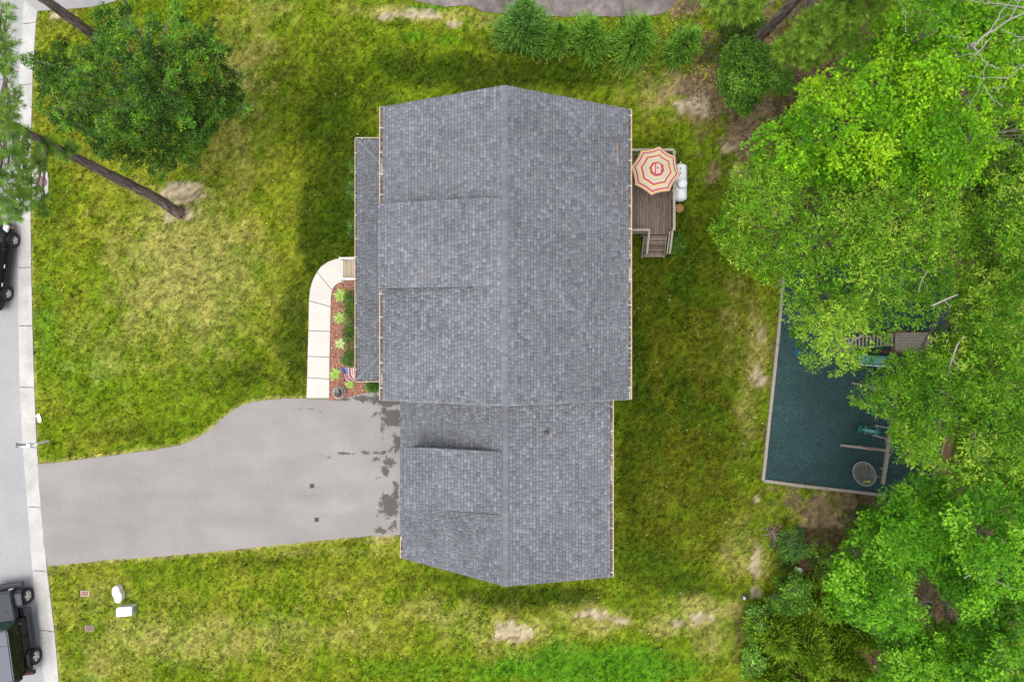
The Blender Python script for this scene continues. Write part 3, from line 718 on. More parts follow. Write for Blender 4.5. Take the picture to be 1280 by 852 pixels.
slab([(PX0, PYT, PZ0 - .012), (PX1, PYT, PZ0 - .012), (PX1, PYT - run, PZ1 - .012)], .05, 'roof_board', M['roofboard'], porch)
slab([(PX0, PYB, PZ0 - .012), (PX1, PYB + run, PZ1 - .012), (PX1, PYB, PZ0 - .012)], .05, 'roof_board', M['roofboard'], porch)
ridge_caps((PX0, PYT, PZ0 + .0), (PX1, PYT - run, PZ1 + .0), porch, sl=(-.2, .2), wl=.07)
ridge_caps((PX0, PYB, PZ0 + .0), (PX1, PYB + run, PZ1 + .0), porch, sl=(-.2, .2), wl=.07)

# gutters
def gutter(p, q, out, parent, clean=.0, w=.13, hang=.95, hseed=0):
    """open trough along p->q; out = unit vector pointing away from the roof"""
    p = Vector(p); q = Vector(q); o = Vector(out); d = (q - p).normalized(); L_ = (q - p).length
    prof = [(0, .0), (0, -.11), (w * .75, -.11), (w, -.03), (w, 0), (w + .03, 0), (w + .03, -.02), (w + .015, -.035), (w * .8, -.125), (-.01, -.125), (-.01, 0)]
    vs = []
    for c in (p, q):
        for a_, z in prof: vs.append(c + o * a_ + Vector((0, 0, z)))
    n_ = len(prof)
    fs = [(i, (i + 1) % n_, n_ + (i + 1) % n_, n_ + i) for i in range(n_)]
    fs += [tuple(range(n_)), tuple(range(n_, 2 * n_))[::-1]]
    g_ = MB().add(vs, fs).build('gutter', M['trimtan'], parent)
    # end caps
    for c, s_ in ((p, 1), (q, -1)):
        e = MB(); e.add([c + o * 0 + Vector((0, 0, 0)), c + o * (w + .02), c + o * (w * .8) + Vector((0, 0, -.12)), c + Vector((0, 0, -.12)),
               c + d * .012 * s_, c + d * .012 * s_ + o * (w + .02), c + d * .012 * s_ + o * (w * .8) + Vector((0, 0, -.12)), c + d * .012 * s_ + Vector((0, 0, -.12))],
              [(0, 1, 2, 3), (4, 5, 6, 7), (0, 1, 5, 4), (1, 2, 6, 5), (2, 3, 7, 6), (3, 0, 4, 7)])
        e.build('end_cap', M['trim'], g_)
    t = .2 + random.uniform(0, .4)
    while t < L_ - .1:
        c = p + d * t
        MB().bar(c + o * -.02 + Vector((0, 0, -.004)), c + o * (w + .02) + Vector((0, 0, -.004)), .022, .014).build('gutter_hanger', M['white'], g_)
        t += hang * random.uniform(.85, 1.2)
    m_ = int(L_ * 110 * (1 - clean)); tt = R.uniform(0, L_, m_ * 2)
    dn = fbm(tt * 1.3 + hseed, tt * 0 + .5, 5); tt = tt[dn + R.uniform(-.15, .15, len(tt)) > .40 + clean * .2][:m_]
    m_ = len(tt)
    if m_:
        c = np.array(p)[None] + np.array(d)[None] * tt[:, None] + np.array(o)[None] * R.uniform(.01, w - .02, m_)[:, None] + np.array([0, 0, 1])[None] * R.uniform(-.09, -.02, m_)[:, None]
        a_ = R.uniform(0, 2 * PI, m_); s1 = R.uniform(.02, .05, m_)
        dd = np.stack([np.cos(a_), np.sin(a_), R.normal(0, .3, m_)], -1) * s1[:, None]; ww = np.stack([-np.sin(a_), np.cos(a_), R.normal(0, .3, m_)], -1) * s1[:, None] * .5
        V_ = np.stack([c - dd, c + ww, c + dd, c - ww], 1).reshape(-1, 3)
        cc = np.array([(.19, .085, .05), (.12, .06, .04), (.26, .14, .08), (.06, .035, .03), (.34, .25, .16)])[R.integers(0, 5, m_)]
        np_mesh('leaf_debris', V_, np.arange(m_ * 4).reshape(-1, 4), M['chip'], g_, np.repeat(cc, 4, 0), kind='stuff')
    return g_
gutter((XL - .0, DT, ZL), (XL - .0, YT - .01, ZL), (-1, 0, 0), main_roof, hseed=1)
gutter((XL - .0, YB + .01, ZL), (XL - .0, DB, ZL), (-1, 0, 0), main_roof, hseed=2)
gutter((XR, YB + .01, ZR), (XR, YT - .01, ZR), (1, 0, 0), main_roof, hseed=3)
gutter((GXR, GYB + .01, GZR), (GXR, YB - .03, GZR), (1, 0, 0), gar, hseed=4)
gutter((GXL + .11, GYB + .01, GZL + .08), (GXL + .11, ystep - .02, GZL + .08), (-1, 0, 0), gar, clean=.6, w=.09, hang=.5)
gutter((PX0, PYB, PZ0), (PX0, PYT, PZ0), (-1, 0, 0), porch, w=.09, hseed=5)
gutter((PX0 - .1, PYT, PZ0), (XL + .1, PYT, PZ0), (0, 1, 0), porch, clean=.3, w=.09, hseed=6)
gutter((PX0 - .1, PYB, PZ0), (XL + .1, PYB, PZ0), (0, -1, 0), porch, clean=.2, w=.09, hseed=7)
# walls
def walls(x0, x1, y0, y1, zt, name):
    m_ = MB(); z = .0; w = m_.box((x0 + .03, y0 + .03, -.2), (x1 - .03, y1 - .03, zt))
    root = w.build(name, M['siding'], house)
    b_ = MB(); z = .35
    while z < zt - .05:
        for (a_, c_2) in (((x0, y0 - .0), (x1, y0 + .028)), ((x0, y1 - .028), (x1, y1)), ((x0, y0 + .03), (x0 + .028, y1 - .03)), ((x1 - .028, y0 + .03), (x1, y1 - .03))):
            b_.box((*a_, z), (*c_2, z + .135))
        z += .15
    b_.build('siding_board', M['siding'], root, kind='stuff')
    return root
wx0, wx1 = -5.05, 4.62
wm = walls(wx0, wx1, YB + .35, YT - .35, 5.30, 'wall')
wg = walls(-4.75, 3.85, GYB + .35, YB + .30, 2.35, 'garage_wall')
for y0, y1 in ((YT - .45, YT - .36), (YB + .36, YB + .45)):
    MB().add([(wx0, y0, 5.3), (wx1, y0, 5.3), (XC, y0, ZC - .18), (wx0, y1, 5.3), (wx1, y1, 5.3), (XC, y1, ZC - .18)], [(0, 1, 2), (5, 4, 3), (0, 3, 4, 1), (1, 4, 5, 2), (2, 5, 3, 0)]).build('gable_wall', M['siding'], house)
MB().add([(-4.75, GYB + .38, 2.35), (3.85, GYB + .38, 2.35), (3.85, GYB + .38, 4.9), (GXC, GYB + .38, GZC - .2), (-4.75, GYB + .38, 2.55), (-4.75, GYB + .46, 2.35), (3.85, GYB + .46, 2.35), (3.85, GYB + .46, 4.9), (GXC, GYB + .46, GZC - .2), (-4.75, GYB + .46, 2.55)],
         [(0, 1, 2, 3, 4), (9, 8, 7, 6, 5), (0, 5, 6, 1), (1, 6, 7, 2), (2, 7, 8, 3), (3, 8, 9, 4), (4, 9, 5, 0)]).build('gable_wall', M['siding'], house)
MB().box((3.80, GYB + .47, 2.35), (3.86, YB + .28, 4.92)).build('rear_wall', M['siding'], house)
def window(x, y, z, nx, ny, w=.9, h=1.3):
    tx_, ty_ = (0, 1) if nx else (1, 0)
    f_ = MB().bar((x + nx * .02, y + ny * .02, z - h / 2), (x + nx * .02, y + ny * .02, z + h / 2), *( (w + .16, .06) if not nx else (.06, w + .16)), up=(0, 1, 0)).build('window', M['trim'], house)
    MB().bar((x + nx * .055, y + ny * .055, z - h / 2 + .06), (x + nx * .055, y + ny * .055, z + h / 2 - .06), *((w, .02) if not nx else (.02, w)), up=(0, 1, 0)).build('pane', M['glass'], f_)
for y in (-1.2, 1.2, 6.6, 8.4): window(wx0, y, 4.3, -1, 0)
for y in (-1.0, 1.5, 4.2, 7.5): window(wx1, y, 4.0, 1, 0); 
for y in (-1.0, 1.5, 3.6): window(wx1, y, 1.8, 1, 0)
for y in (-1.2, 6.6): window(wx0, y, 1.9, -1, 0)
for y in (-8, -5.5): window(3.85, y, 3.6, 1, 0)
for x in (-2.5, 2): window(x, YT - .35, 4.2, 0, 1)
for x in (-2.5, 2): window(x, GYB + .35, 1.5, 0, -1)
# garage doors with panels
for yc in (-4.4, -7.4):
    d_ = MB().box((-4.80, yc - 1.25, 0.02), (-4.75, yc + 1.25, 2.1)).build('garage_door', M['white'], house)
    for k in range(4):
        for j in range(4):
            MB().box((-4.815, yc - 1.18 + j * .6, .08 + k * .5), (-4.801, yc - .62 + j * .6, .5 + k * .5)).build('door_panel', M['white'], d_)
MB().box((-4.97, -9.2, .0), (-4.76, -8.98, 2.3)).build('downspout', M['white'], house, bevel=.02)
# porch floor, posts, front door, rails, steps
pf = MB().box((PX0 + .25, PYB + .2, .42), (wx0 - .01, PYT - .2, .5)).build('porch_floor', M['steptan'], house)
for y in np.linspace(PYB + .35, PYT - .35, 6):
    if abs(y - 3.3) < .7: y = 2.35 if y < 3.3 else 4.0
    MB().box((PX0 + .28, y - .07, .5), (PX0 + .42, y + .07, PZ0 - .12)).build('porch_post', M['white'], house)
fd = MB().box((wx0 - .06, 2.75, .5), (wx0 - .005, 3.75, 2.6)).build('front_door', M['redwood'], house)
MB().lathe((wx0 - .09, 2.86, 1.5), [(.0, -.03), (.03, -.02), (.03, .02), (.0, .03)], 10).build('handle', M['brass'], fd)
SY0, SY1 = P(430, 347.5, .3)[1], P(430, 325, .3)[1]
SXa, SXb = P(429.5, 336, .15)[0], PX0 + .25
for k in range(3):
    z = .08 + k * .15; x0 = SXa + k * .27
    for b_ in range(2):
        MB().box((x0 + b_ * .135 + .004, SY0, z - .02), (x0 + b_ * .135 + .13, SY1, z + .05)).build('porch_step', M['steptan'], house, bevel=.006)
MB().box((SXa + .0, SY0 + .02, -.02), (SXb, SY1 - .02, .055)).build('step_base', M['trim'], house)
for y in (P(430, 348.5, .9)[1], P(430, 322.5, .9)[1]):
    x0 = P(424, 336, .8)[0]
    MB().bar((x0, y, .82), (SXb, y, 1.15), .075, .05).build('porch_rail', M['white'], house)
    MB().bar((x0 + .05, y, .22), (SXb, y, .55), .04, .04).build('porch_rail', M['white'], house)
    MB().box((x0 + .02, y - .05, .0), (x0 + .12, y + .05, .9)).build('rail_post', M['white'], house)
    for k in range(5):
        xx = x0 + .2 + k * .13; MB().box((xx, y - .015, .25 + k * .05), (xx + .03, y + .015, .85 + k * .055)).build('baluster', M['white'], house)
# things on the roof planes
zrr = lambda x: ZC + (x - XC) * (ZR - ZC) / (XR - XC)
def on_right(px, py, f=zrr):
    z = 6.5
    for _ in range(20): x, y, _z = P(px, py, z); z = f(x)
    return x, y, z
for (px, py, lab) in ((717, 259, 'v'), (717, 294, 'v'), (716, 385, 'v')):
    x, y, z = on_right(px, py)
    MB().lathe((x, y, z), [(.10, -.02), (.09, .02), (.04, .05), (.035, .28), (.03, .28), (.03, .1)], 12).build('vent_pipe', M['greysteel'], main_roof, smooth=False)
grr = lambda x: GZC + (x - GXC) * (GZR - GZC) / (GXR - GXC)
x, y, z = on_right(683, 541, grr)
v_ = MB().lathe((x, y, z), [(.13, -.02), (.12, .03), (.06, .05), (.055, .2), (.10, .22), (.09, .27), (.03, .30)], 14).build('vent_pipe', M['wire'], gar)
xa, ya, za = on_right(773.5, 166); xb, yb, zb = on_right(774, 262)
pole = thing('weathered_pole', 'long thin weathered pole lying along the rear roof slope above the deck', 'pole', (xa, ya, za + .03))
MB().tube([(xa, ya, za + .045), (xb, yb, zb + .045)], .018, 7).build('pole', M['iron'], pole)
xc_, yc_, zc_ = on_right(772.8, 202)
MB().tube([(xc_ - .05, yc_ + .75, zrr(xc_ - .05) + .05), (xc_ - .02, yc_ - .2, zrr(xc_ - .02) + .05)], .035, 7).build('orange_rod', M['copper'], pole)

# ------------------------------------------------------------------ DECK
deck = thing('wooden_deck', 'weathered brown wooden deck with railings and steps at the back door', 'deck', (6.2, 7.1, 0))
DX0, DX1, DY0, DY1, DZf, DZr = 4.66, 7.66, 5.22, 9.02, .92, 1.86
x = DX0; k = 0
while x < DX1 - .05:
    ys0 = DY0
    if x > 6.44: ys0 = DY0 - .05
    # boards broken in two lengths
    br = random.choice((None, random.uniform(6, 8.2)))
    segs_ = [(ys0, DY1)] if br is None else [(ys0, br - .004), (br + .004, DY1)]
    for a_, b_ in segs_:
        MB().box((x + .007, a_, DZf - .035 - random.uniform(0, .003)), (min(x + .133, DX1), b_, DZf + random.uniform(-.002, .003))).build('deck_board', M['deck'][random.choice((0, 1, 2, 0, 3))], deck)
    x += .14
MB().box((DX0, DY0 + .02, DZf - .26), (DX1 - .02, DY0 + .06, DZf - .04)).build('rim_joist', M['timber2'], deck)
MB().box((DX1 - .04, DY0 + .07, DZf - .26), (DX1, DY1, DZf - .04)).build('rim_joist', M['timber2'], deck)
MB().box((DX0, DY1 - .03, DZf - .26), (DX1 - .05, DY1 + .01, DZf - .04)).build('rim_joist', M['timber2'], deck)
for (x, y) in ((DX1 - .05, DY1 - .04), (DX1 - .05, 7.1), (DX1 - .05, DY0 + .06), (6.46, DY0 + .04), (5.2, DY1 - .04)):
    MB().box((x - .045, y - .045, -.05), (x + .045, y + .045, DZr - .03)).build('post', M['timber2'], deck)
def railing(p, q, bal=.13, cap=.12):
    p = Vector(p); q = Vector(q); d = (q - p).normalized(); L_ = (q - p).length
    MB().bar(p + Vector((0, 0, DZr)), q + Vector((0, 0, DZr)), cap, .035).build('handrail', M['timber'], deck, bevel=.004)
    MB().bar(p + Vector((0, 0, DZf + .1)), q + Vector((0, 0, DZf + .1)), .04, .07).build('bottom_rail', M['timber2'], deck)
    t = .1
    while t < L_:
        c = p + d * t
        MB().bar(c + Vector((0, 0, DZf + .06)), c + Vector((0, 0, DZr - .02)), .035, .035, up=(0, 1, 0)).build('baluster', M['timber2'], deck)
        t += bal
railing((DX1 - .0, DY0, 0), (DX1 - .0, DY1 - .02, 0)); railing((DX0 + .1, DY1, 0), (DX1 - .0, DY1, 0)); railing((DX0 + .1, DY0 + .02, 0), (6.52, DY0 + .02, 0))
# steps
tx0, tx1 = 6.50, 7.52
for k in range(4):
    z = DZf - .17 * (k + 1); y = DY0 - .06 - k * .25
    for b_ in range(2):
        MB().box((tx0, y - .125 * (b_ + 1) + .004, z - .035), (tx1, y - .125 * b_ - .003, z)).build('stair_tread', M['deck'][(k + b_) % 3], deck)
    MB().box((tx0 + .01, y - .01, z - .15), (tx1 - .01, y + .01, z - .036)).build('stair_riser', M['deck'][2], deck)
for x, top in ((tx0 - .05, 1), (tx1 + .03, 1)):
    MB().bar((x, DY0 - .04, DZf - .2), (x, DY0 - 1.05, .05), .04, .22).build('stringer', M['timber2'], deck)
for x in (6.50, 7.48, 7.60):
    if x == 7.48:
        MB().bar((x, DY0 - .02, DZr - .12), (x, DY0 - .98, DZr - .70), .05, .05).build('stair_rail', M['timber'], deck)
    else:
        MB().bar((x, DY0 + .0, DZr - .06), (x, DY0 - 1.02, DZr - .66), .09, .05).build('stair_rail', M['timber'], deck)
    MB().box((x - .03, DY0 - .99, .0), (x + .03, DY0 - .93, DZr - .68)).build('post', M['timber2'], deck)

# patio umbrella
UC = Vector(P(821.6, 210.6, 2.95)); UR = 1.16
umb = thing('patio_umbrella', 'striped cream, pink and green octagonal patio umbrella over the deck', 'umbrella', (UC.x, UC.y, DZf))
m = bpy.data.materials.new('striped canvas'); m.use_nodes = True; N = m.node_tree.nodes; L = m.node_tree.links
at = N.new('ShaderNodeAttribute'); at.attribute_name = 'tone'; sep = N.new('ShaderNodeSeparateColor'); L.new(at.outputs['Color'], sep.inputs[0])
cr = N.new('ShaderNodeValToRGB'); cr.color_ramp.interpolation = 'CONSTANT'
peach = (.60, .36, .21); cream = (.60, .52, .28); mag = (.42, .015, .10); lil = (.52, .40, .46); grn = (.40, .46, .18); orr = (.80, .45, .20); gry = (.55, .54, .52)
stops = [(0, peach), (.25, mag), (.30, cream), (.335, grn), (.355, cream), (.39, lil), (.45, grn), (.47, cream), (.52, lil), (.56, mag), (.615, peach), (.65, orr), (.67, cream), (.72, grn), (.735, cream), (.765, lil), (.82, mag), (.872, orr), (.885, cream), (.93, orr), (.94, peach)]
el_ = cr.color_ramp.elements
el_[0].position = 0; el_[0].color = (*stops[0][1], 1); el_[1].position = stops[1][0]; el_[1].color = (*stops[1][1], 1)
for p_, c in stops[2:]:
    e = el_.new(p_); e.color = (*c, 1)
L.new(sep.outputs[0], cr.inputs[0]); L.new(cr.outputs[0], N['Principled BSDF'].inputs['Base Color']); N['Principled BSDF'].inputs['Roughness'].default_value = .85
M['umb'] = m
def octa(rot, nr, R0, z0, zdrop, sag, cx, cy, tscale=1.0, stripes=False):
    V_ = []; Fs = []; T = []
    per = 8 * 6
    for i in range(nr + 1):
        t = i / nr
        for k in range(per):
            s_ = k / 6; k0 = int(s_); f_ = s_ - k0
            a0 = rot + k0 * PI / 4; a1 = a0 + PI / 4
            A = np.array([math.cos(a0), math.sin(a0)]); B = np.array([math.cos(a1), math.sin(a1)])
            sg = 4 * f_ * (1 - f_)
            q = (A * (1 - f_) + B * f_) * (1 - .05 * sg * t) * R0 * t
            z = z0 - zdrop * (t ** 1.15) - sag * sg * t
            V_.append((cx + q[0], cy + q[1], z)); T.append(t * tscale)
    for i in range(nr):
        for k in range(per):
            Fs.append((i * per + k, i * per + (k + 1) % per, (i + 1) * per + (k + 1) % per, (i + 1) * per + k))
    return np.array(V_), np.array(Fs), np.array(T)
urot = math.atan2(206 - 180.3 + 5, 826 - 821) + .0
Vu, Fu, Tu = octa(math.radians(80), 14, UR, 2.95, .42, .03, UC.x, UC.y)
can = np_mesh('canopy', Vu, Fu, m, umb, np.stack([Tu, Tu, Tu], -1), smooth=False)
sm_ = can.modifiers.new('thick', 'SOLIDIFY'); sm_.thickness = .006
# top vent with straight stripes
Vc, Fc, Tc = octa(math.radians(80), 6, .30, 3.03, .09, .0, UC.x, UC.y)
m2 = bpy.data.materials.new('striped vent canvas'); m2.use_nodes = True; N = m2.node_tree.nodes; L = m2.node_tree.links
tc_ = N.new('ShaderNodeAttribute'); tc_.attribute_name = 'tone'; sx = N.new('ShaderNodeSeparateColor'); L.new(tc_.outputs['Color'], sx.inputs[0])
cr2 = N.new('ShaderNodeValToRGB'); cr2.color_ramp.interpolation = 'CONSTANT'; e2 = cr2.color_ramp.elements
st2 = [(0, mag), (.07, cream), (.2, orr), (.3, mag), (.38, lil), (.60, cream), (.72, peach), (.78, mag), (.86, lil), (.93, mag)]
e2[0].color = (*st2[0][1], 1); e2[1].position = st2[1][0]; e2[1].color = (*st2[1][1], 1)
for p_, c in st2[2:]:
    e = e2.new(p_); e.color = (*c, 1)
L.new(sx.outputs[0], cr2.inputs[0])
gt = N.new('ShaderNodeMath'); gt.operation = 'GREATER_THAN'; gt.inputs[1].default_value = .86; L.new(sx.outputs[1], gt.inputs[0])
mx = N.new('ShaderNodeMix'); mx.data_type = 'RGBA'; L.new(gt.outputs[0], mx.inputs[0]); L.new(cr2.outputs[0], mx.inputs[6]); mx.inputs[7].default_value = (*mag, 1)
L.new(mx.outputs[2], N['Principled BSDF'].inputs['Base Color']); N['Principled BSDF'].inputs['Roughness'].default_value = .85
u_ = (Vc[:, 0] - UC.x) / .6 + .5
np_mesh('vent_cap', Vc, Fc, m2, umb, np.stack([u_, Tc, Tc], -1))
MB().tube([(UC.x, UC.y, DZf), (UC.x, UC.y, 3.08)], .024, 10).build('pole', M['timber2'], umb)
MB().lathe((UC.x, UC.y, 3.03), [(.01, 0), (.035, .01), (.035, .05), (.01, .08)], 10).build('finial', M['wire'], umb)
MB().lathe((UC.x, UC.y, DZf), [(.26, .0), (.26, .05), (.1, .09), (.05, .12), (.04, .3)], 20).build('base', M['wire'], umb)
for k in range(8):
    a_ = math.radians(80) + k * PI / 4
    MB().bar((UC.x, UC.y, 2.92), (UC.x + math.cos(a_) * UR * .98, UC.y + math.sin(a_) * UR * .98, 2.51), .02, .02).build('rib', M['timber2'], umb)

# propane tank
tk = Vector(P(850.5, 228, .55))
tank = thing('propane_tank', 'white horizontal propane tank with domed lid beside the deck', 'gas tank', (tk.x, tk.y, 0))
r_ = .33; hl = .93; prof = [(0.02, -hl)] + [(r_ * math.sin(t), -hl + .2 * (1 - math.cos(t))) for t in np.linspace(.3, PI / 2, 6)] + [(r_ * math.cos(t), hl - .2 + .2 * math.sin(t)) for t in np.linspace(0, PI / 2 - .1, 6)]
MB().lathe((tk.x, tk.y, .50), prof, 28, 'y').build('tank_shell', M['tank'], tank, smooth=True)
dmy = P(851, 229.5, .9)[1]
MB().lathe((tk.x, dmy, .78), [(.20, 0), (.20, .14), (.235, .145), (.235, .17), (.22, .21), (.15, .25), (.02, .265)], 24).build('dome_lid', M['tank'], tank)
MB().lathe((tk.x, dmy, .78), [(.255, .0), (.255, .035), (.21, .05)], 24).build('dome_collar', M['greysteel'], tank)
for dy in (.62, .40):
    MB().lathe((tk.x - .06, tk.y + dy, .81), [(.035, 0), (.035, .035), (.02, .05)], 10).build('plug', M['wire'], tank)
MB().lathe((tk.x, tk.y - hl + .12, .72), [(.04, 0), (.04, .05), (.02, .06)], 10).build('plug', M['wire'], tank)
for dy in (-.55, .55):
    MB().box((tk.x - .2, tk.y + dy - .03, 0), (tk.x + .2, tk.y + dy + .03, .25)).build('leg', M['tank'], tank)
    MB().box((tk.x - .32, tk.y + dy - .12, -.04), (tk.x + .32, tk.y + dy + .12, .03)).build('pad', M['concrete'], tank)
MB().tube([(tk.x, tk.y + hl - .1, .62), (tk.x, tk.y + hl + .08, .62)], .02, 8).build('pipe', M['tank'], tank)
# rusty ring
q = P(849, 260.5, .2)
ring = thing('fire_bowl', 'round rusty brown metal bowl on the grass between tank and stairs', 'fire bowl', (q[0], q[1], 0))
MB().lathe(q, [(.05, -.08), (.15, -.05), (.2, .02), (.22, .06), (.19, .055), (.14, .0), (.04, -.03)], 20).build('bowl', mat('orange brown wicker', (.34, .17, .06), .8, .4, 30), ring, smooth=True)
for k in range(4): 
    a_ = k * PI / 4; MB().bar((q[0] - .19 * math.cos(a_), q[1] - .19 * math.sin(a_), .26), (q[0] + .19 * math.cos(a_), q[1] + .19 * math.sin(a_), .26 + k * .004), .014, .012).build('grate_bar', M['steptan'], ring)
MB().lathe((q[0], q[1], 0), [(.16, -.03), (.14, .1), (.12, .13)], 14).build('base', M['iron'], ring)

# ------------------------------------------------------------------ STREET THINGS
def place(root, loc, rz):
    root.location = loc; root.rotation_euler = (0, 0, rz)
def wheel(parent, x, y, r, w, side, spokes=5, light=True):
    """side = +1: outer face towards +x"""
    t = MB().lathe((x, y, r), [(r * .6, -w / 2), (r * .93, -w / 2), (r, -w * .32), (r, w * .32), (r * .93, w / 2), (r * .62, w / 2 - .005), (r * .6, w * .3)], 28, 'x').build('wheel', M['tyre'], parent, local=True)
    f = MB()
    f.lathe((x + side * w * .30, y, r), [(r * .60, -.02), (r * .60, .015), (r * .53, .02), (r * .5, -.01)], 24, 'x')
    for k in range(spokes):
        a = 2 * PI * k / spokes + .3
        for da in (-.16, .16):
            f.bar((x + side * w * .36, y + math.cos(a + da * .3) * r * .08, r + math.sin(a + da * .3) * r * .08), (x + side * w * .34, y + math.cos(a + da) * r * .55, r + math.sin(a + da) * r * .55), .07 * r / .35 * .9, .03, up=(1, 0, 0))
    f.lathe((x + side * w * .38, y, r), [(r * .14, -.02), (r * .14, .02), (r * .05, .03)], 12, 'x')
    f.build('rim', M['chrome'], t, local=True)
    MB().lathe((x + side * w * .16, y, r), [(r * .58, -.01), (r * .58, .01)], 20, 'x').build('brake_disc', M['blackmatt'], t, local=True)
    return t
def loft(st, n_side):
    """st: list of (y, [(x,z) half profile from bottom to top centre]) mirrored"""
    vs = []; fs = []
    for y, pr in st:
        ring_ = [(x, y, z) for x, z in pr] + [(-x, y, z) for x, z in pr[::-1] if x > 1e-4]
        vs += ring_; n_ = len(ring_)
    for i in range(len(st) - 1):
        for k in range(n_):
            k2 = (k + 1) % n_
            fs.append((i * n_ + k, i * n_ + k2, (i + 1) * n_ + k2, (i + 1) * n_ + k))
    fs.append(tuple(range(n_))); fs.append(tuple((len(st) - 1) * n_ + k for k in range(n_)))
    return MB().add(vs, fs)

# --- four door off-road car, front towards +y
jeep = thing('parked_off_road_car', 'dark boxy off-road car with grey hardtop parked along the kerb at the lower left', 'car')
HWJ = .80
b = MB().box((-HWJ, -2.05, .55), (HWJ, .62, 1.10)).build('body', M['black'], jeep, bevel=.04, local=True, segs=2)
MB().add([(-.60, .60, .75), (.60, .60, .75), (.60, 1.98, .75), (-.60, 1.98, .75), (-.70, .60, 1.19), (.70, .60, 1.19), (.56, 1.98, 1.10), (-.56, 1.98, 1.10)],
         [(0, 3, 2, 1), (4, 5, 6, 7), (0, 1, 5, 4), (1, 2, 6, 5), (2, 3, 7, 6), (3, 0, 4, 7)]).build('hood', M['jeephood'], jeep, bevel=.04, local=True, segs=2)
for x in (-.3, .3): MB().lathe((x, 1.1, 1.15), [(.03, 0), (.03, .03), (.01, .035)], 10).build('hood_bump', M['blackmatt'], jeep, local=True)
for x in (-.57, .57): MB().box((x - .02, 1.45, 1.10), (x + .02, 1.55, 1.145)).build('hood_latch', M['blackmatt'], jeep, local=True)
g_ = MB().box((-.58, 1.985, .62), (.58, 2.06, 1.08)).build('grille', M['jeephood'], jeep, bevel=.02, local=True)
for k in range(7): MB().box((-.30 + k * .09, 2.055, .72), (-.26 + k * .09, 2.066, 1.0)).build('grille_slot', M['blackmatt'], g_, local=True)
for x in (-.45, .45): MB().lathe((x, 2.05, .86), [(.11, 0), (.11, .03), (.06, .05), (.01, .055)], 16, 'y').build('headlight', M['lamp'], jeep, local=True)
MB().box((-.86, 2.10, .48), (.86, 2.30, .68)).build('front_bumper', M['jeephood'], jeep, bevel=.03, local=True)
MB().box((-.86, -2.28, .48), (.86, -2.09, .68)).build('rear_bumper', M['blackmatt'], jeep, bevel=.03, local=True)
# fenders
for s in (-1, 1):
    for (ya, yb, yc, yd) in ((1.02, 1.20, 1.86, 2.02), (-2.02, -1.80, -1.14, -.98)):
        m_ = MB(); xi, xo = .60 * s, .93 * s
        if ya < 0: xi = .79 * s
        prof = [(ya, .62), (ya + .08, .84), (yb + .06, .95), (yc - .06, .95), (yd - .08, .84), (yd, .66)]
        vs = [(xi, y, z) for y, z in prof] + [(xo, y, z - .03) for y, z in prof] + [(xi, y, z - .05) for y, z in prof] + [(xo, y, z - .10) for y, z in prof]
        n_ = 6; fs = []
        for i in range(5):
            fs += [(i, i + 1, n_ + i + 1, n_ + i), (2 * n_ + i, 3 * n_ + i, 3 * n_ + i + 1, 2 * n_ + i + 1), (n_ + i, n_ + i + 1, 3 * n_ + i + 1, 3 * n_ + i), (i, 2 * n_ + i, 2 * n_ + i + 1, i + 1)]
        fs += [(0, n_, 3 * n_, 2 * n_), (5, 3 * n_ - 1 + 0, 4 * n_ - 1, 2 * n_ - 1)]
        m_.add(vs, fs).build('fender', M['jeephood'] if ya > 0 else M['blackmatt'], jeep, local=True)
    MB().box((min(.84 * s, .99 * s), -.95, .40), (max(.84 * s, .99 * s), .98, .47)).build('side_step', M['jeephood'], jeep, bevel=.02, local=True)
    d1 = MB().box((min(.80 * s, .825 * s), -.28, .62), (max(.80 * s, .825 * s), .56, 1.09)).build('door', M['black'], jeep, bevel=.008, local=True)
    MB().box((min(.83 * s, .86 * s), -.24, 1.0), (max(.83 * s, .86 * s), -.08, 1.03)).build('handle', M['blackmatt'], d1, local=True)
    d2 = MB().box((min(.80 * s, .825 * s), -1.12, .62), (max(.80 * s, .825 * s), -.32, 1.09)).build('door', M['black'], jeep, bevel=.008, local=True)
    MB().box((min(.83 * s, .86 * s), -1.06, 1.0), (max(.83 * s, .86 * s), -.90, 1.03)).build('handle', M['blackmatt'], d2, local=True)
    mr_ = MB().box((min(.86 * s, 1.05 * s), .42, 1.10), (max(.86 * s, 1.05 * s), .52, 1.28)).build('mirror', M['blackmatt'], jeep, bevel=.02, local=True)
    # side glass leaning in
    for (ya, yb, zt) in ((-.26, .46, 1.70), (-1.08, -.36, 1.72), (-1.92, -1.18, 1.72)):
        MB().add([(.795 * s, ya, 1.12), (.795 * s, yb + (.10 if yb > 0 else 0), 1.12), (.70 * s, yb - (.08 if yb > 0 else 0), zt), (.70 * s, ya, zt), (.76 * s, ya, 1.12), (.76 * s, yb, 1.12), (.67 * s, yb - .05, zt), (.67 * s, ya, zt)],
                 [(0, 1, 2, 3), (4, 7, 6, 5), (0, 4, 5, 1), (1, 5, 6, 2), (2, 6, 7, 3), (3, 7, 4, 0)]).build('side_window', M['glass'], jeep, local=True)
    # pillars
    for (y0_, y1_) in ((.60, .40), (-.31, -.31), (-1.13, -1.13), (-1.98, -1.98)):
        MB().bar((.79 * s, y0_, 1.08), (.70 * s, y1_, 1.74), .05, .07, up=(0, 1, 0)).build('pillar', M['blackmatt'], jeep, local=True)
    wheel(jeep, .80 * s, 1.52, .40, .25, s); wheel(jeep, .80 * s, -1.50, .40, .25, s)
    MB().box((min(.62 * s, .78 * s), -2.10, .75), (max(.62 * s, .78 * s), -2.05, .98)).build('tail_light', M['red'], jeep, local=True)
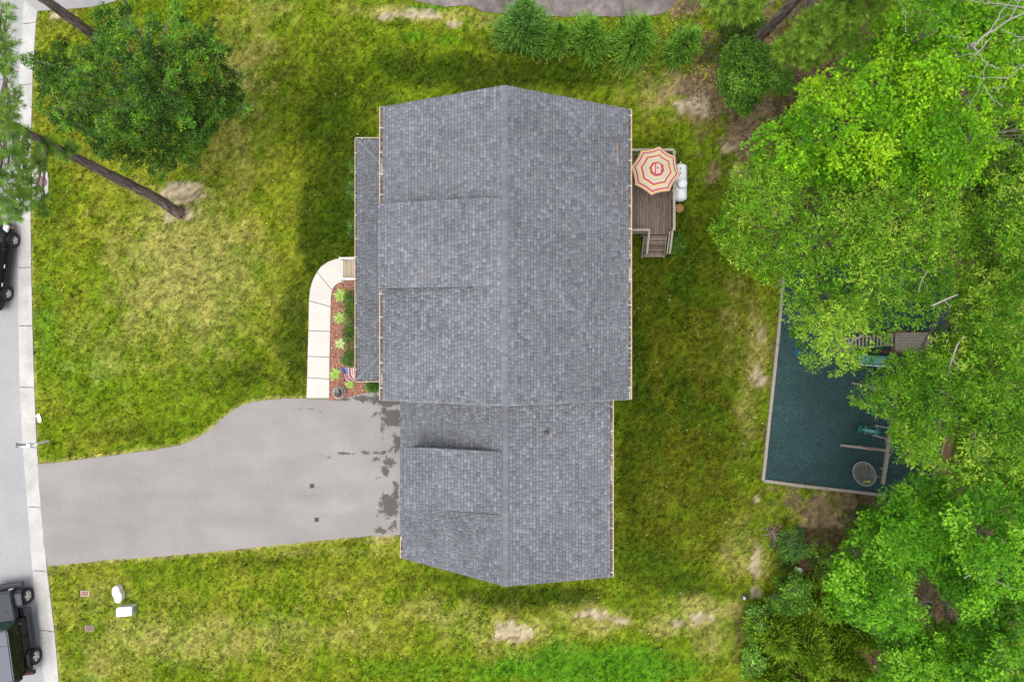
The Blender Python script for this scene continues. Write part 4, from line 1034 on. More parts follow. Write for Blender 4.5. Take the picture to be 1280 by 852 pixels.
MB().add([(-.72, .62, 1.16), (.72, .62, 1.16), (.66, .36, 1.72), (-.66, .36, 1.72), (-.72, .57, 1.15), (.72, .57, 1.15), (.66, .32, 1.70), (-.66, .32, 1.70)],
         [(0, 1, 2, 3), (4, 7, 6, 5), (0, 4, 5, 1), (1, 5, 6, 2), (2, 6, 7, 3), (3, 7, 4, 0)]).build('windshield', mat('green tinted glass', (.02, .05, .035), .08, .2, 3, spec=.8), jeep, local=True)
for x in (-.3, .25): MB().bar((x, .66, 1.19), (x + .35, .55, 1.33), .02, .015).build('wiper', M['blackmatt'], jeep, local=True)
MB().box((-.74, -2.04, 1.73), (.74, .38, 1.84)).build('roof', M['jeeproof'], jeep, bevel=.05, local=True, segs=2)
MB().box((-.735, -.33, 1.838), (.735, -.315, 1.845)).build('roof_seam', M['blackmatt'], jeep, local=True)
MB().box((-.70, -2.0, 1.12), (.70, -1.97, 1.72)).build('rear_window', M['glass'], jeep, local=True)
sp = MB().lathe((.1, -2.24, 1.05), [(.24, -.11), (.38, -.11), (.40, -.05), (.40, .05), (.38, .11), (.24, .11)], 24, 'y').build('spare_wheel', M['tyre'], jeep, local=True)
MB().box((-.55, -1.9, .38), (.55, 2.0, .58)).build('chassis', M['blackmatt'], jeep, local=True)
fw, rw = Vector(P(33.5, 745, .4)), Vector(P(44, 821.5, .4))
dj = (fw - rw).normalized(); rzj = math.atan2(-dj.x, dj.y)
midw = (fw + rw) / 2; rt = Vector((math.cos(rzj), math.sin(rzj), 0))
place(jeep, (midw.x - rt.x * .93, midw.y - rt.y * .93, -.14), rzj)

# --- black sedan, front towards +y
car = thing('parked_sedan', 'glossy black car parked at the kerb near the pine, only its right side in view', 'car')
def prof(hw, zb, zm, zt, cr=.05):
    return [(hw * .86, zb), (hw * .97, zb + .08), (hw, zm), (hw * .97, zm + .16), (hw * .90, zt - .03), (hw * .55, zt + cr * .7), (0, zt + cr)]
st = [(-2.25, prof(.72, .35, .52, .80)), (-2.15, prof(.82, .28, .55, .92)), (-1.8, prof(.88, .24, .56, .98)), (-1.2, prof(.90, .22, .56, .98)), (-.2, prof(.90, .20, .55, .95)), (.7, prof(.90, .20, .55, .94)),
      (1.1, prof(.90, .22, .54, .92)), (1.6, prof(.88, .24, .53, .86)), (2.0, prof(.80, .28, .50, .76)), (2.22, prof(.62, .32, .46, .62, .02)), (2.30, prof(.45, .36, .44, .54, .0))]
loft(st, 0).build('body', M['black'], car, smooth=True, local=True, sub=1)
gh = [(-1.85, [(.70, .90), (.68, .96), (.66, .97), (0, .99)]), (-1.3, [(.76, .92), (.66, 1.22), (.58, 1.30), (0, 1.33)]), (-.7, [(.78, .90), (.66, 1.34), (.58, 1.42), (0, 1.45)]), (0, [(.78, .90), (.66, 1.35), (.58, 1.43), (0, 1.46)]), (.4, [(.77, .90), (.64, 1.28), (.56, 1.36), (0, 1.40)]), (1.15, [(.70, .88), (.68, .94), (.64, .95), (0, .98)])]
loft(gh, 0).build('windows', M['glass'], car, smooth=False, local=True)
MB().add([(-.60, -1.25, 1.325), (.60, -1.25, 1.325), (.60, -.6, 1.44), (-.60, -.6, 1.44), (.60, 0, 1.445), (-.60, 0, 1.445), (.57, .36, 1.385), (-.57, .36, 1.385), (0, -1.25, 1.36), (0, -.6, 1.475), (0, 0, 1.485), (0, .36, 1.425)],
         [(0, 8, 9, 3), (8, 1, 2, 9), (3, 9, 10, 5), (9, 2, 4, 10), (5, 10, 11, 7), (10, 4, 6, 11)]).build('roof', M['black'], car, local=True)
for s in (-1, 1):
    wheel(car, .84 * s, 1.34, .33, .22, s); wheel(car, .84 * s, -1.33, .33, .22, s)
    for y in (1.34, -1.33):
        MB().lathe((.80 * s, y, .36), [(.40, -.08), (.40, .088)], 24, 'x').build('wheel_arch', M['blackmatt'], car, local=True)
    MB().add([(.50 * s, 2.12, .70), (.78 * s, 1.98, .72), (.80 * s, 1.66, .83), (.62 * s, 1.80, .85), (.50 * s, 2.15, .58), (.80 * s, 2.0, .60), (.84 * s, 1.66, .74), (.62 * s, 1.8, .7)],
             [(0, 1, 2, 3), (4, 7, 6, 5), (0, 4, 5, 1), (1, 5, 6, 2), (2, 6, 7, 3), (3, 7, 4, 0)]).build('headlight', M['lamp'], car, local=True, bevel=.015)
    MB().box((min(.80 * s, .88 * s), 1.9, .5), (max(.80 * s, .88 * s), 1.96, .56)).build('side_marker', M['amber'], car, local=True)
    MB().box((min(.90 * s, 1.04 * s), .72, .96), (max(.90 * s, 1.04 * s), .86, 1.08)).build('mirror', M['black'], car, bevel=.03, local=True)
    for y in (-.1, -1.0): MB().box((min(.90 * s, .93 * s), y, .80), (max(.90 * s, .93 * s), y + .18, .83)).build('handle', M['chrome'], car, local=True)
    MB().box((min(.6 * s, .8 * s), -2.22, .68), (max(.6 * s, .8 * s), -2.10, .84)).build('tail_light', M['red'], car, local=True)
    for y in (.78, -.12, -1.02): MB().bar((.905 * s, y, .30), (.88 * s, y, .90), .008, .012, up=(0, 1, 0)).build('door_gap', M['blackmatt'], car, local=True)
    MB().bar((.66 * s, 1.02, .98), (.60 * s, .42, 1.34), .04, .04).build('pillar', M['chrome'] if False else M['black'], car, local=True)
fw, rw = Vector(P(17, 301.5, .33)), Vector(P(9, 366, .33))
dj = (fw - rw).normalized(); rzj = math.atan2(-dj.x, dj.y); midw = (fw + rw) / 2; rt = Vector((math.cos(rzj), math.sin(rzj), 0))
place(car, (midw.x - rt.x * .95, midw.y - rt.y * .95, -.14), rzj)

# --- mailbox
mx_, my_ = P(60, 551, 0)[:2]
mb = thing('mailbox', 'white mailbox post with dark topped box reaching over the kerb', 'mailbox', (mx_, my_, 0))
MB().box((mx_ - .05, my_ - .05, -.05), (mx_ + .05, my_ + .05, 1.35)).build('post', M['white'], mb, bevel=.01)
MB().box((mx_ - .07, my_ - .07, 1.35), (mx_ + .07, my_ + .07, 1.39)).build('post_cap', M['white'], mb, bevel=.01)
MB().box((mx_ - .62, my_ - .04, .98), (mx_ + .18, my_ + .04, 1.05)).build('arm', M['white'], mb)
MB().bar((mx_ - .02, my_, .60), (mx_ - .40, my_, .98), .05, .05).build('brace', M['white'], mb)
bx = mx_ - .38
MB().add([(bx + x, my_ + r * math.cos(a), 1.17 + r2 * math.sin(a)) for x in (-.27, .27) for a, r, r2 in [(-.9, .12, .15)] + [(t, .09, .12) for t in np.linspace(0, PI, 7)] + [(PI + .9, .12, .15)]],
         [tuple(range(9)), tuple(range(9, 18))] + [(i, (i + 1) % 9, 9 + (i + 1) % 9, 9 + i) for i in range(9)]).build('box', M['white'], mb)
MB().box((bx - .26, my_ - .02, 1.285), (bx + .20, my_ + .045, 1.31)).build('roof_strip', M['blackmatt'], mb)
MB().box((bx - .30, my_ - .115, 1.10), (bx - .275, my_ + .09, 1.27)).build('door', M['blackmatt'], mb)
MB().box((bx - .26, my_ - .075, 1.262), (bx - .02, my_ - .035, 1.29)).build('roof_strip', M['greysteel'], mb)
MB().box((bx - .28, my_ - .13, 1.06), (bx + .29, my_ + .13, 1.075)).build('tray', M['white'], mb)
MB().box((bx - .05, my_ - .125, 1.10), (bx + .32, my_ - .095, 1.22)).build('newspaper_holder', M['white'], mb)
MB().box((bx - .15, my_ + .092, 1.2), (bx - .12, my_ + .11, 1.42)).build('flag', M['red'], mb)
# --- sheet of paper
pa = P(49, 522.5, .03)
tag(MB().add([(pa[0] - .06, pa[1] + .20, .05), (pa[0] + .06, pa[1] + .24, .09), (pa[0] + .14, pa[1] - .08, .05), (pa[0] + .10, pa[1] - .22, .07), (pa[0] - .06, pa[1] - .22, .04), (pa[0] - .05, pa[1] + .02, .10), (pa[0] - .20, pa[1] + .12, .05), (pa[0] + .02, pa[1] + .02, .11)],
             [(0, 1, 7, 6), (1, 2, 7), (2, 3, 7), (3, 4, 7), (4, 5, 7), (5, 6, 7)]).build('paper_sheet', M['paper']), 'crumpled white sheet lying on the lawn just above the mailbox', 'paper')
# --- storm inlet with lid
ic = P(52, 228, 0)
inl = thing('storm_inlet', 'concrete storm drain inlet with rusty round lid beside the kerb under the pine', 'storm drain', (ic[0], ic[1], 0))
pp = [P(x, y)[:2] for x, y in [(40.5, 207), (50, 207), (55, 209), (60, 216), (61, 226), (60.5, 240), (57, 246), (50, 250), (40.5, 250)]]
MB().prism(pp, -.12, .035).build('concrete_top', M['concrete'], inl, bevel=.015)
MB().lathe((ic[0], ic[1], .03), [(.30, 0), (.30, .018), (.27, .02)], 28).build('frame', M['iron'], inl)
MB().lathe((ic[0], ic[1], .046), [(.25, 0), (.25, .012), (.1, .018), (.02, .018)], 24).build('lid', M['iron'], inl)
# --- utility boxes
bx_, by_ = P(152, 740, .0)[:2]
wb = thing('utility_pedestal', 'white rounded oblong utility pedestal on the lawn above the pale green box', 'utility box', (bx_, by_, 0))
pl = []
for k in range(24):
    a = 2 * PI * k / 24; sx_, sy_ = math.cos(a), math.sin(a)
    x = .19 * abs(sx_) ** .6 * (1 if sx_ > 0 else -1) + (-.05 if sy_ > 0 else .05); y = .42 * abs(sy_) ** .75 * (1 if sy_ > 0 else -1); pl.append((bx_ - .06 + x, by_ + y))
MB().prism(pl, -.03, .34).build('cover', M['white'], wb, bevel=.03, segs=2)
MB().box((bx_ - .07, by_ - .05, .335), (bx_ - .03, by_ + .05, .352)).build('latch', M['trim'], wb)
gx_, gy_ = P(157, 764.5, 0)[:2]
gb = thing('utility_box', 'pale green metal utility box on the lawn with slanted lid', 'utility box', (gx_, gy_, 0))
x0, x1 = P(145, 0, .42)[0], P(164.5, 0, .42)[0]; y0, y1 = P(0, 771, .42)[1], P(0, 757.5, .42)[1]
MB().add([(x0, y0, -.03), (x1 + .0, y0 + .06, -.03), (x1 + .02, y1, -.03), (x0, y1 - .1, -.03), (x0, y0, .42), (x1, y0 + .06, .42), (x1 + .02, y1, .46), (x0 + .16, y1 - .02, .46), (x0, y1 - .12, .44)],
         [(0, 1, 5, 4), (1, 2, 6, 5), (2, 3, 8, 7, 6), (3, 0, 4, 8), (4, 5, 6, 7, 8), (0, 3, 2, 1)]).build('cabinet', M['palegreen'], gb, bevel=.012)
MB().box((x1 + .02, y0 + .16, .05), (x1 + .035, y1 - .1, .32)).build('side_shade_panel', M['greysteel'], gb)  # added grey sheet standing for the shade on the cabinet's right face
for (px, py, lab, mm) in ((106, 741.5, 'flat reddish valve box lid in a tan concrete frame on the lower left lawn', M['brownlid']), (111.5, 785, 'dark maroon square valve box lid on the lower left lawn, the lower one', M['iron'])):
    q = P(px, py, .03)
    v = thing('valve_box', lab, 'valve box', (q[0], q[1], 0), group='valve boxes in the lawn')
    MB().box((q[0] - .22, q[1] - .15, -.05), (q[0] + .22, q[1] + .15, .03)).build('frame', M['timber2'] if py > 760 else mat('tan concrete', (.5, .4, .3), .9, .15), v, bevel=.01)
    MB().box((q[0] - .16, q[1] - .11, .03), (q[0] + .16, q[1] + .11, .05)).build('lid', mm, v, bevel=.008)
# --- picket fence at the top edge
fe = thing('picket_fence', 'weathered wooden picket fence crossing the top edge of the view', 'fence', P(880, 10))
Yf = P(0, 11)[1]
xf = P(853, 10)[0]; k = 0
while xf < P(930, 10)[0]:
    MB().add([(xf, Yf, .03), (xf + .09, Yf, .03), (xf + .09, Yf + .02, .03), (xf, Yf + .02, .03), (xf, Yf, 1.05), (xf + .09, Yf, 1.05), (xf + .09, Yf + .02, 1.05), (xf, Yf + .02, 1.05), (xf + .045, Yf, 1.14), (xf + .045, Yf + .02, 1.14)],
             [(0, 1, 5, 8, 4), (2, 3, 7, 9, 6), (1, 2, 6, 5), (3, 0, 4, 7), (4, 8, 9, 7), (8, 5, 6, 9)]).build('picket', M['steptan'], fe)
    xf += .155; k += 1
for z in (.3, .8): MB().box((P(853, 0)[0] - .02, Yf + .022, z), (P(930, 0)[0], Yf + .06, z + .08)).build('rail', M['timber2'], fe)
for x in (P(853, 0)[0], P(892, 0)[0], P(930, 0)[0]): MB().box((x, Yf + .062, -.05), (x + .09, Yf + .15, 1.1)).build('post', M['timber2'], fe)

# ------------------------------------------------------------------ FLAG
fl = thing('flag', 'United States flag hanging from a short pole at the lower porch corner', 'flag', P(446, 462, 2.2))
p0 = Vector(P(447, 459.5, 2.1)); p1 = Vector(P(423, 459, 2.75))
MB().tube([p0, p1], .014, 8).build('pole', M['steptan'], fl)
MB().lathe((p1.x, p1.y, p1.z), [(.0, -.03), (.03, 0), (.0, .03)], 10).build('pole_ball', M['brass'], fl)
NS, NT = 13, 16; hoist = .80; flyL = 1.25
d = (p1 - p0).normalized()
def fpt(i, t, sub_=4):
    u = i / (NS * sub_)               # 0 at the top of the flag (towards the pole tip)
    a = p1 - d * (.04 + hoist * u)
    dx = .10 * math.sin(t * 5 + u * 3.5) * t + .12 * t * (1 - 2 * u)
    return (a.x + dx + .05 * math.sin(u * 9) * t, a.y - .68 * t ** .9, a.z - 1.0 * t ** 1.2 + .09 * math.sin(u * 14 + t * 2) * (.3 + t))
sub_ = 3
def flagpiece(i0, i1, t0, t1, nt_=8, dz=0):
    m_ = MB(); vs = []; fs = []
    for i in range(i0, i1 + 1):
        for k in range(nt_ + 1):
            q = fpt(i, t0 + (t1 - t0) * k / nt_, sub_); vs.append((q[0], q[1], q[2] + dz))
    w = nt_ + 1
    for i in range(i1 - i0):
        for k in range(nt_): fs.append((i * w + k, i * w + k + 1, (i + 1) * w + k + 1, (i + 1) * w + k))
    return m_.add(vs, fs)
for s in range(13):
    t0 = .40 if s < 7 else 0
    flagpiece(s * sub_, (s + 1) * sub_, t0, 1, 12).build('stripe', M['flagred'] if s % 2 == 0 else M['flagwhite'], fl, smooth=True)
cant = flagpiece(0, 7 * sub_, 0, .40, 8).build('canton', M['flagblue'], fl, smooth=True)
stars = MB()
for r in range(9):
    for c in range(6 if r % 2 == 0 else 5):
        i = (r + .8) / 9.6 * 7 * sub_; t = (c + (.5 if r % 2 == 0 else 1)) / 6.2 * .40
        q = Vector(fpt(i, t, sub_)); rr = .017
        e1 = (Vector(fpt(i + .5, t, sub_)) - q).normalized(); e2 = (Vector(fpt(i, t + .02, sub_)) - q).normalized(); nn = e1.cross(e2).normalized()
        if nn.z < 0: nn = -nn
        vs = [q + nn * .006 + (e1 * math.cos(k * PI / 5) + e2 * math.sin(k * PI / 5)) * (rr if k % 2 == 0 else rr * .42) for k in range(10)]
        stars.add(vs, [tuple(range(10))])
stars.build('star', M['flagwhite'], cant, kind='stuff')
# --- dark metal garden ornament (barred globe)
gc = Vector(P(423.5, 490.5, .35)); gr = .29
orn = thing('metal_garden_globe', 'dark openwork metal globe standing on mulch at the driveway corner', 'garden ornament', (gc.x, gc.y, 0))
for k in range(6):
    a = k * PI / 6; pts = [gc + Vector((math.cos(a) * math.cos(t) * gr, math.sin(a) * math.cos(t) * gr, math.sin(t) * gr)) for t in np.linspace(0, 2 * PI, 20)[:-1]]
    MB().tube(pts, .016, 5, closed=True).build('hoop', M['wire'], orn)
for z, r in ((.0, gr + .01), (.16, gr * .84)):
    MB().tube([gc + Vector((math.cos(t) * r, math.sin(t) * r, z)) for t in np.linspace(0, 2 * PI, 25)[:-1]], .02, 5, closed=True).build('hoop', M['lightwire'], orn)
for k in range(3): MB().bar(gc + Vector((-.13 + k * .08, .02, .30)), gc + Vector((-.15 + k * .08, .20, .25)), .028, .012).build('slat', M['lightwire'], orn)
MB().lathe((gc.x, gc.y, 0), [(.2, .0), (.18, .05), (.06, .08), (.05, .12)], 16).build('base', M['wire'], orn)

# ------------------------------------------------------------------ PLAYGROUND THINGS
sw = thing('swing_set', 'wooden swing frame with long top beam over the dark play surface', 'swing set', P(1100, 545))
b0 = Vector(P(1103.5, 605, 2.3)); b1 = Vector(P(1121, 488, 2.3))
MB().bar(b0, b1, .13, .16).build('top_beam', M['timber'], sw, bevel=.01)
bd = (b1 - b0).normalized(); bs = Vector((bd.y, -bd.x, 0))
for t, mm in ((.36, 'timber'), (.02, None), (.98, 'timber')):
    c = b0.lerp(b1, t if mm else .97)
    if mm == 'timber' and t < .5:
        MB().bar(c + Vector((0, 0, .02)), Vector(P(1051, 556, 0)), .11, .11).build('leg', M['timber'], sw, bevel=.006)
        MB().bar(c + Vector((.02, -.08, .10)), Vector(P(1074, 557, 1.0)), .05, .09).build('leg_brace', M['redwood'], sw)
        MB().bar(c + Vector((0, 0, .02)), Vector((c.x + 1.15, c.y + .3, 0)), .11, .11).build('leg', M['timber'], sw)
    elif t > .5:
        for s in (-1, 1): MB().bar(c, Vector((c.x + s * .9, c.y + .3, 0)), .10, .10).build('leg', M['timber'], sw)
for (a, b_) in (((1101, 518), (1119, 521)), ((1094, 531.5), (1126, 538)), ((1091, 543.5), (1114, 550)), ((1101, 585), (1106, 585.5))):
    MB().bar(P(*a, 2.16), P(*b_, 2.22), .05, .04).build('swing_bracket', M['timber'], sw)
# glider
gl = thing('glider_swing', 'green plastic two seat glider hanging from the swing beam', 'swing')
gq = Vector(P(1087, 538, .5)); gl.location = (gq.x, gq.y, 0)
ax = (Vector(P(1104, 541, .5)) - Vector(P(1071, 535, .5))).normalized(); ay = Vector((-ax.y, ax.x, 0))
G = lambda u, v, z: gq + ax * u + ay * v + Vector((0, 0, z - gq.z))
MB().tube([G(-.58, 0, .5), G(-.3, .0, .52), G(0, 0, .52), G(.3, 0, .52), G(.60, 0, .5)], [.03, .04, .04, .04, .03], 8).build('frame_tube', M['green'], gl)
MB().tube([G(-.42, 0, .58), G(-.22, 0, .60), G(-.02, 0, .60), G(.22, 0, .60), G(.38, 0, .58)], [.02, .075, .10, .075, .02], 10).build('centre_pod', M['teal'], gl, smooth=True)
for u, s in ((-.48, -1), (.42, 1)):
    st_ = MB(); st_.bar(G(u - .09, -.16, .5), G(u - .09, .16, .5), .10, .03).bar(G(u + .07, -.16, .5), G(u + .07, .16, .5), .10, .03)
    MB().bar(G(u, -.18, .50), G(u, .18, .50), .20, .035).build('seat', M['green'], gl, bevel=.01)
    MB().tube([G(u + s * .13, -.2, .52), G(u + s * .19, -.12, .72), G(u + s * .2, 0, .78), G(u + s * .19, .12, .72), G(u + s * .13, .2, .52)], .022, 6).build('backrest', M['green'], gl)
    MB().bar(G(u - s * .20, -.20, .68), G(u - s * .16, .20, .68), .03, .03).build('hand_grip', M['teal'], gl)
    MB().bar(G(u - s * .05, -.22, .25), G(u - s * .05, .22, .25), .04, .04).build('foot_rest', M['green'], gl)
for pt, pb in (((1097, 532), (.30, .15)), ((1094, 544), (.30, -.15)), ((1100, 533), (-.30, .15)), ((1098, 545), (-.30, -.15))):
    MB().tube([P(*pt, 2.16), G(pb[0], pb[1], .55)], .008, 5).build('hanging_rod', M['lightwire'], gl)
# small swing seat
sq = Vector(P(1090, 513, .5))
s2 = thing('single_swing', 'small teal swing seat hanging at the upper end of the beam', 'swing', (sq.x, sq.y, 0))
MB().bar((sq.x - .02, sq.y - .2, .5), (sq.x + .05, sq.y + .2, .52), .15, .03).build('seat', M['green'], s2, bevel=.01)
for dy, t in ((-.19, .72), (.19, .80)):
    MB().tube([(sq.x, sq.y + dy, .52), b0.lerp(b1, t) - Vector((0, 0, .05))], .008, 5).build('chain', M['lightwire'], s2)
# hanging round net swing, tipped
nc = Vector(P(1080.5, 592, .9))
ns = thing('net_swing', 'grey oval net swing hanging tilted from the lower end of the beam', 'swing', (nc.x, nc.y, 0))
e1 = (Vector((-.28, .93, 0)).normalized()) * .60; e2 = (Vector((.93, .28, 0)).normalized()) * .40 + Vector((0, 0, .28))
N_ = lambda a, r=1: nc + e1 * math.cos(a) * r + e2 * math.sin(a) * r
MB().tube([N_(t) for t in np.linspace(0, 2 * PI, 33)[:-1]], .032, 7, closed=True).build('rim', M['deadwood'], ns, smooth=True)
net = MB()
for k in range(-5, 6):
    c = k / 5.8; w = math.sqrt(1 - c * c)
    net.tube([nc + e1 * c + e2 * w * s - Vector((0, 0, .10 * (1 - s * s) * w)) for s in (-1, -.5, 0, .5, 1)], .011, 4)
    net.tube([nc + e2 * c + e1 * w * s - Vector((0, 0, .10 * (1 - s * s) * w)) for s in (-1, -.5, 0, .5, 1)], .011, 4)
net.build('net', M['net'], ns, kind='stuff')
m_ = MB(); rows = []
vs = [nc - Vector((0, 0, .10))] + [N_(t, .95) - Vector((0, 0, .02)) for t in np.linspace(0, 2 * PI, 25)[:-1]]
m_.add(vs, [(0, 1 + k, 1 + (k + 1) % 24) for k in range(24)]).build('mat', mat('woven grey mat', (.12, .13, .11), .9, .4, 40, .3, 80, col2=(.06, .075, .07)), ns)
MB().bar(N_(2.65, .75) + Vector((0, 0, .01)), N_(3.6, .70) + Vector((0, 0, .01)), .10, .02).build('yellow_patch', mat('yellow green leaf patch', (.30, .33, .06), .8, .3, 12), ns)
MB().tube([N_(0.5, .98), N_(3.0, .2), N_(1.9, .95)], .014, 5).build('cross_rope', M['deadwood'], ns)
for a in (.9, 1.35, 1.8, 2.25):
    MB().tube([N_(a), nc + (b0.lerp(b1, .07) - nc) * .45 + Vector((0, 0, -.05)), b0.lerp(b1, .07) - Vector((0, 0, .06))], .013, 5).build('rope', M['deadwood'], ns)
# play tower
tw = thing('play_tower', 'grey wooden play tower deck with climbing bars, half hidden under leaves', 'play tower', P(1140, 425))
x0, y1 = P(1119, 414.5, 1.5)[:2]; x1, y0 = P(1164, 440, 1.5)[:2]
k = 0; y = y0
while y < y1 - .05:
    MB().box((x0, y + .004, 1.46), (x1, y + .13, 1.5)).build('deck_board', M['timber'], tw); y += .135
for (x, y) in ((x0, y0), (x0, y1), (x1, y0), (x1, y1)):
    MB().box((x - .05, y - .05, 0), (x + .05, y + .05, 2.3)).build('post', M['redwood'], tw)
MB().bar((x0 - .08, y0, 1.42), (x0 - .08, y1, 1.42), .05, .14).build('beam', M['redwood'], tw)
q0, q1 = Vector(P(1054, 430, 1.9)), Vector(P(1117, 424, 1.9))
for dz in (-.42, .42):
    MB().bar(q0 + Vector((0, dz * .6, 0)), q1 + Vector((0, dz * .6, 0)), .06, .12).build('side_rail', M['timber2'], tw)
for k in range(14):
    c = q0.lerp(q1, (k + .3) / 14); MB().bar(c + Vector((0, -.26, .06)), c + Vector((0, .28, .06)), .08, .03).build('rung', M['timber'], tw)
for dz in (-.3, .3): MB().box((q0.x - .04, q0.y + dz - .04, 0), (q0.x + .04, q0.y + dz + .04, 1.95)).build('post', M['timber2'], tw)
# slide
s0, s1 = Vector(P(1112, 452, 1.25)), Vector(P(1064, 449, .25))
sl = thing('slide', 'pale teal plastic slide running down from the play tower', 'slide', (s1.x, s1.y, 0))
vs = []; fs = []
K = 12
for k in range(K + 1):
    t = k / K; c = s0.lerp(s1, t); c.z = .22 + 1.05 * (1 - t) ** 1.25 
    for dy, dz in ((-.25, .13), (-.22, .14), (-.20, .02), (-.1, 0), (.1, 0), (.20, .02), (.22, .14), (.25, .13)): vs.append((c.x, c.y + dy, c.z + dz))
for k in range(K):
    for j in range(7): fs.append((k * 8 + j, k * 8 + j + 1, (k + 1) * 8 + j + 1, (k + 1) * 8 + j))
o = MB().add(vs, fs).build('slide_bed', M['teal'], sl, smooth=True)
mm_ = o.modifiers.new('t', 'SOLIDIFY'); mm_.thickness = .02
MB().bar(s0 + Vector((-.02, -.24, .16)), s1 + Vector((0, -.24, .12)), .05, .04).build('side_lip', M['lamp'], sl)
MB().bar(s0 + Vector((.0, -.22, .05)), s0 + Vector((.0, .22, .05)), .42, .05).build('slide_top', M['green'], sl, bevel=.01)
for dy in (-.2, .2): MB().box((s0.x - .2, s0.y + dy - .03, 0), (s0.x - .14, s0.y + dy + .03, 1.1)).build('leg', M['lightwire'], sl)
# flat toy
tq = P(996, 440, .06)
toy = tag(MB().lathe((tq[0], tq[1], .05), [(.17, 0), (.20, .02), (.16, .05), (.02, .055)], 18).build('flying_disc', mat('dull blue plastic', (.01, .07, .11), .5, .1)), 'dull blue disc lying on the teal play surface near the timber edge', 'toy disc')
# sand pit
sd_ = thing('sandpit', 'small timber sided pit filled with brown bark under the trees', 'sandpit', P(1182, 560))
a0, a1, a2, a3 = P(1174, 590), P(1188, 590), P(1198, 540), P(1182, 540)
MB().prism([q[:2] for q in (a0, a1, a2, a3)], -.02, .06).build('bark_fill', M['sand'], sd_)
MB().bar(Vector(P(1190, 588, .2)), Vector(P(1200, 535, .2)), .10, .26).build('side_board', mat('orange tan board', (.42, .26, .13), .8, .2, 8), sd_)
MB().bar(Vector(P(1172, 590, .1)), Vector(P(1182, 538, .1)), .08, .14).build('side_board', M['timber2'], sd_)
# ------------------------------------------------------------------ small yard things
q = P(998, 712, .2)
bw = thing('white_bucket', 'small white bucket beside the shrubs at the lower right', 'bucket', (q[0], q[1], 0))
MB().lathe((q[0], q[1], 0), [(.10, 0), (.14, .28), (.15, .29), (.15, .31), (.135, .31), (.12, .10), (.02, .09)], 18).build('bucket_shell', M['white'], bw)
MB().tube([(q[0] + .15 * math.cos(t), q[1] + .15 * math.sin(t) * .6 - .02, .30 + .02 * math.sin(t)) for t in np.linspace(0, PI, 10)], .006, 5).build('handle', M['lightwire'], bw)
q = P(930, 746.5, .1)
cc = thing('cleanout_cap', 'small white ball shaped garden light in a dark ring on the lawn edge', 'garden light', (q[0], q[1], 0))
MB().lathe((q[0], q[1], 0), [(.15, -.02), (.15, .05), (.10, .06), (.09, .02)], 18).build('ring', M['wire'], cc)
MB().lathe((q[0] + .01, q[1] - .01, .0), [(.05, 0), (.05, .08), (.085, .12), (.08, .17), (.05, .21), (.01, .22)], 14).build('globe', M['white'], cc, smooth=True)
q = P(965, 665, .1)
br = thing('brush_pile', 'small pile of cut reddish branches on the lawn left of the leafy bush', 'branch pile', (q[0], q[1], 0))
for k in range(34):
    a = random.uniform(0, 2 * PI); L_ = random.uniform(.35, .62); z = .04 + random.random() * .22
    o_ = Vector((q[0] + random.uniform(-.12, .12), q[1] + random.uniform(-.12, .12), z)); dd = Vector((math.cos(a), math.sin(a), random.uniform(-.15, .2)))
    MB().tube([o_ - dd * .08, o_ + dd * L_ * .5 + Vector((0, 0, .02)), o_ + dd * L_], [.018, .014, .007], 5).build('stick', random.choice((M['iron'], M['deadwood'], M['redwood'])), br)

# ------------------------------------------------------------------ VEGETATION
def nrm(a): return a / (np.linalg.norm(a, axis=-1, keepdims=True) + 1e-9)
def leaf_quads(B, D, W, L, w, fold=.0):
    """diamond leaves: base B, direction D, sideways W, length L, width w"""
    L = L[:, None]; w = w[:, None]
    m = B + D * L * .45
    return np.stack([B, m + W * w * .5, B + D * L, m - W * w * .5], 1)
def sprays(C0, A, n_, L, w, cols, spread=(.1, .7), star=False, jit=.04, clr_j=.22):
    """rosettes of n_ leaves round each twig tip C0 with axis A"""
    k = len(C0); C_ = np.repeat(C0, n_, 0); A_ = np.repeat(A, n_, 0)
    r = nrm(R.normal(size=(k * n_, 3)))
    rad = nrm(r - A_ * (r * A_).sum(-1, keepdims=True))
    th = R.uniform(spread[0], spread[1], (k * n_, 1))
    D = nrm(rad * np.cos(th) + A_ * np.sin(th)); W = nrm(np.cross(D, A_) + R.normal(0, .25, D.shape))
    W = nrm(W - D * (W * D).sum(-1, keepdims=True))
    B = C_ + R.normal(0, jit, C_.shape) + D * R.uniform(.0, .06, (k * n_, 1))
    Ls = R.uniform(L * .7, L * 1.25, k * n_); ws = Ls * w
    cc = np.repeat(cols, n_, 0) * np.exp(R.normal(0, clr_j, (k * n_, 1)))
    if not star:
        q = leaf_quads(B, D, W, Ls, ws)
        return q.reshape(-1, 3), np.repeat(cc, 4, 0)
    out = []; oc = []
    B2 = B + D * (Ls * .5)[:, None]
    for a, s_ in ((-1.0, .62), (0, .8), (1.0, .62)):
        D2 = nrm(D * math.cos(a) + W * math.sin(a)); W2 = nrm(W * math.cos(a) - D * math.sin(a))
        out.append(leaf_quads(B2 - D * .01, D2, W2, Ls * s_, ws * .62)); oc.append(np.repeat(cc, 4, 0))
    return np.concatenate([o.reshape(-1, 3) for o in out]), np.concatenate(oc)
def pal_mix(n_, pal, bias=None):
    pal = np.array(pal); t = R.beta(1.6, 1.6, n_) if bias is None else np.clip(bias + R.normal(0, .2, n_), 0, 1)
    x = t * (len(pal) - 1); i = np.minimum(x.astype(int), len(pal) - 2); f = (x - i)[:, None]
    return pal[i] * (1 - f) + pal[i + 1] * f
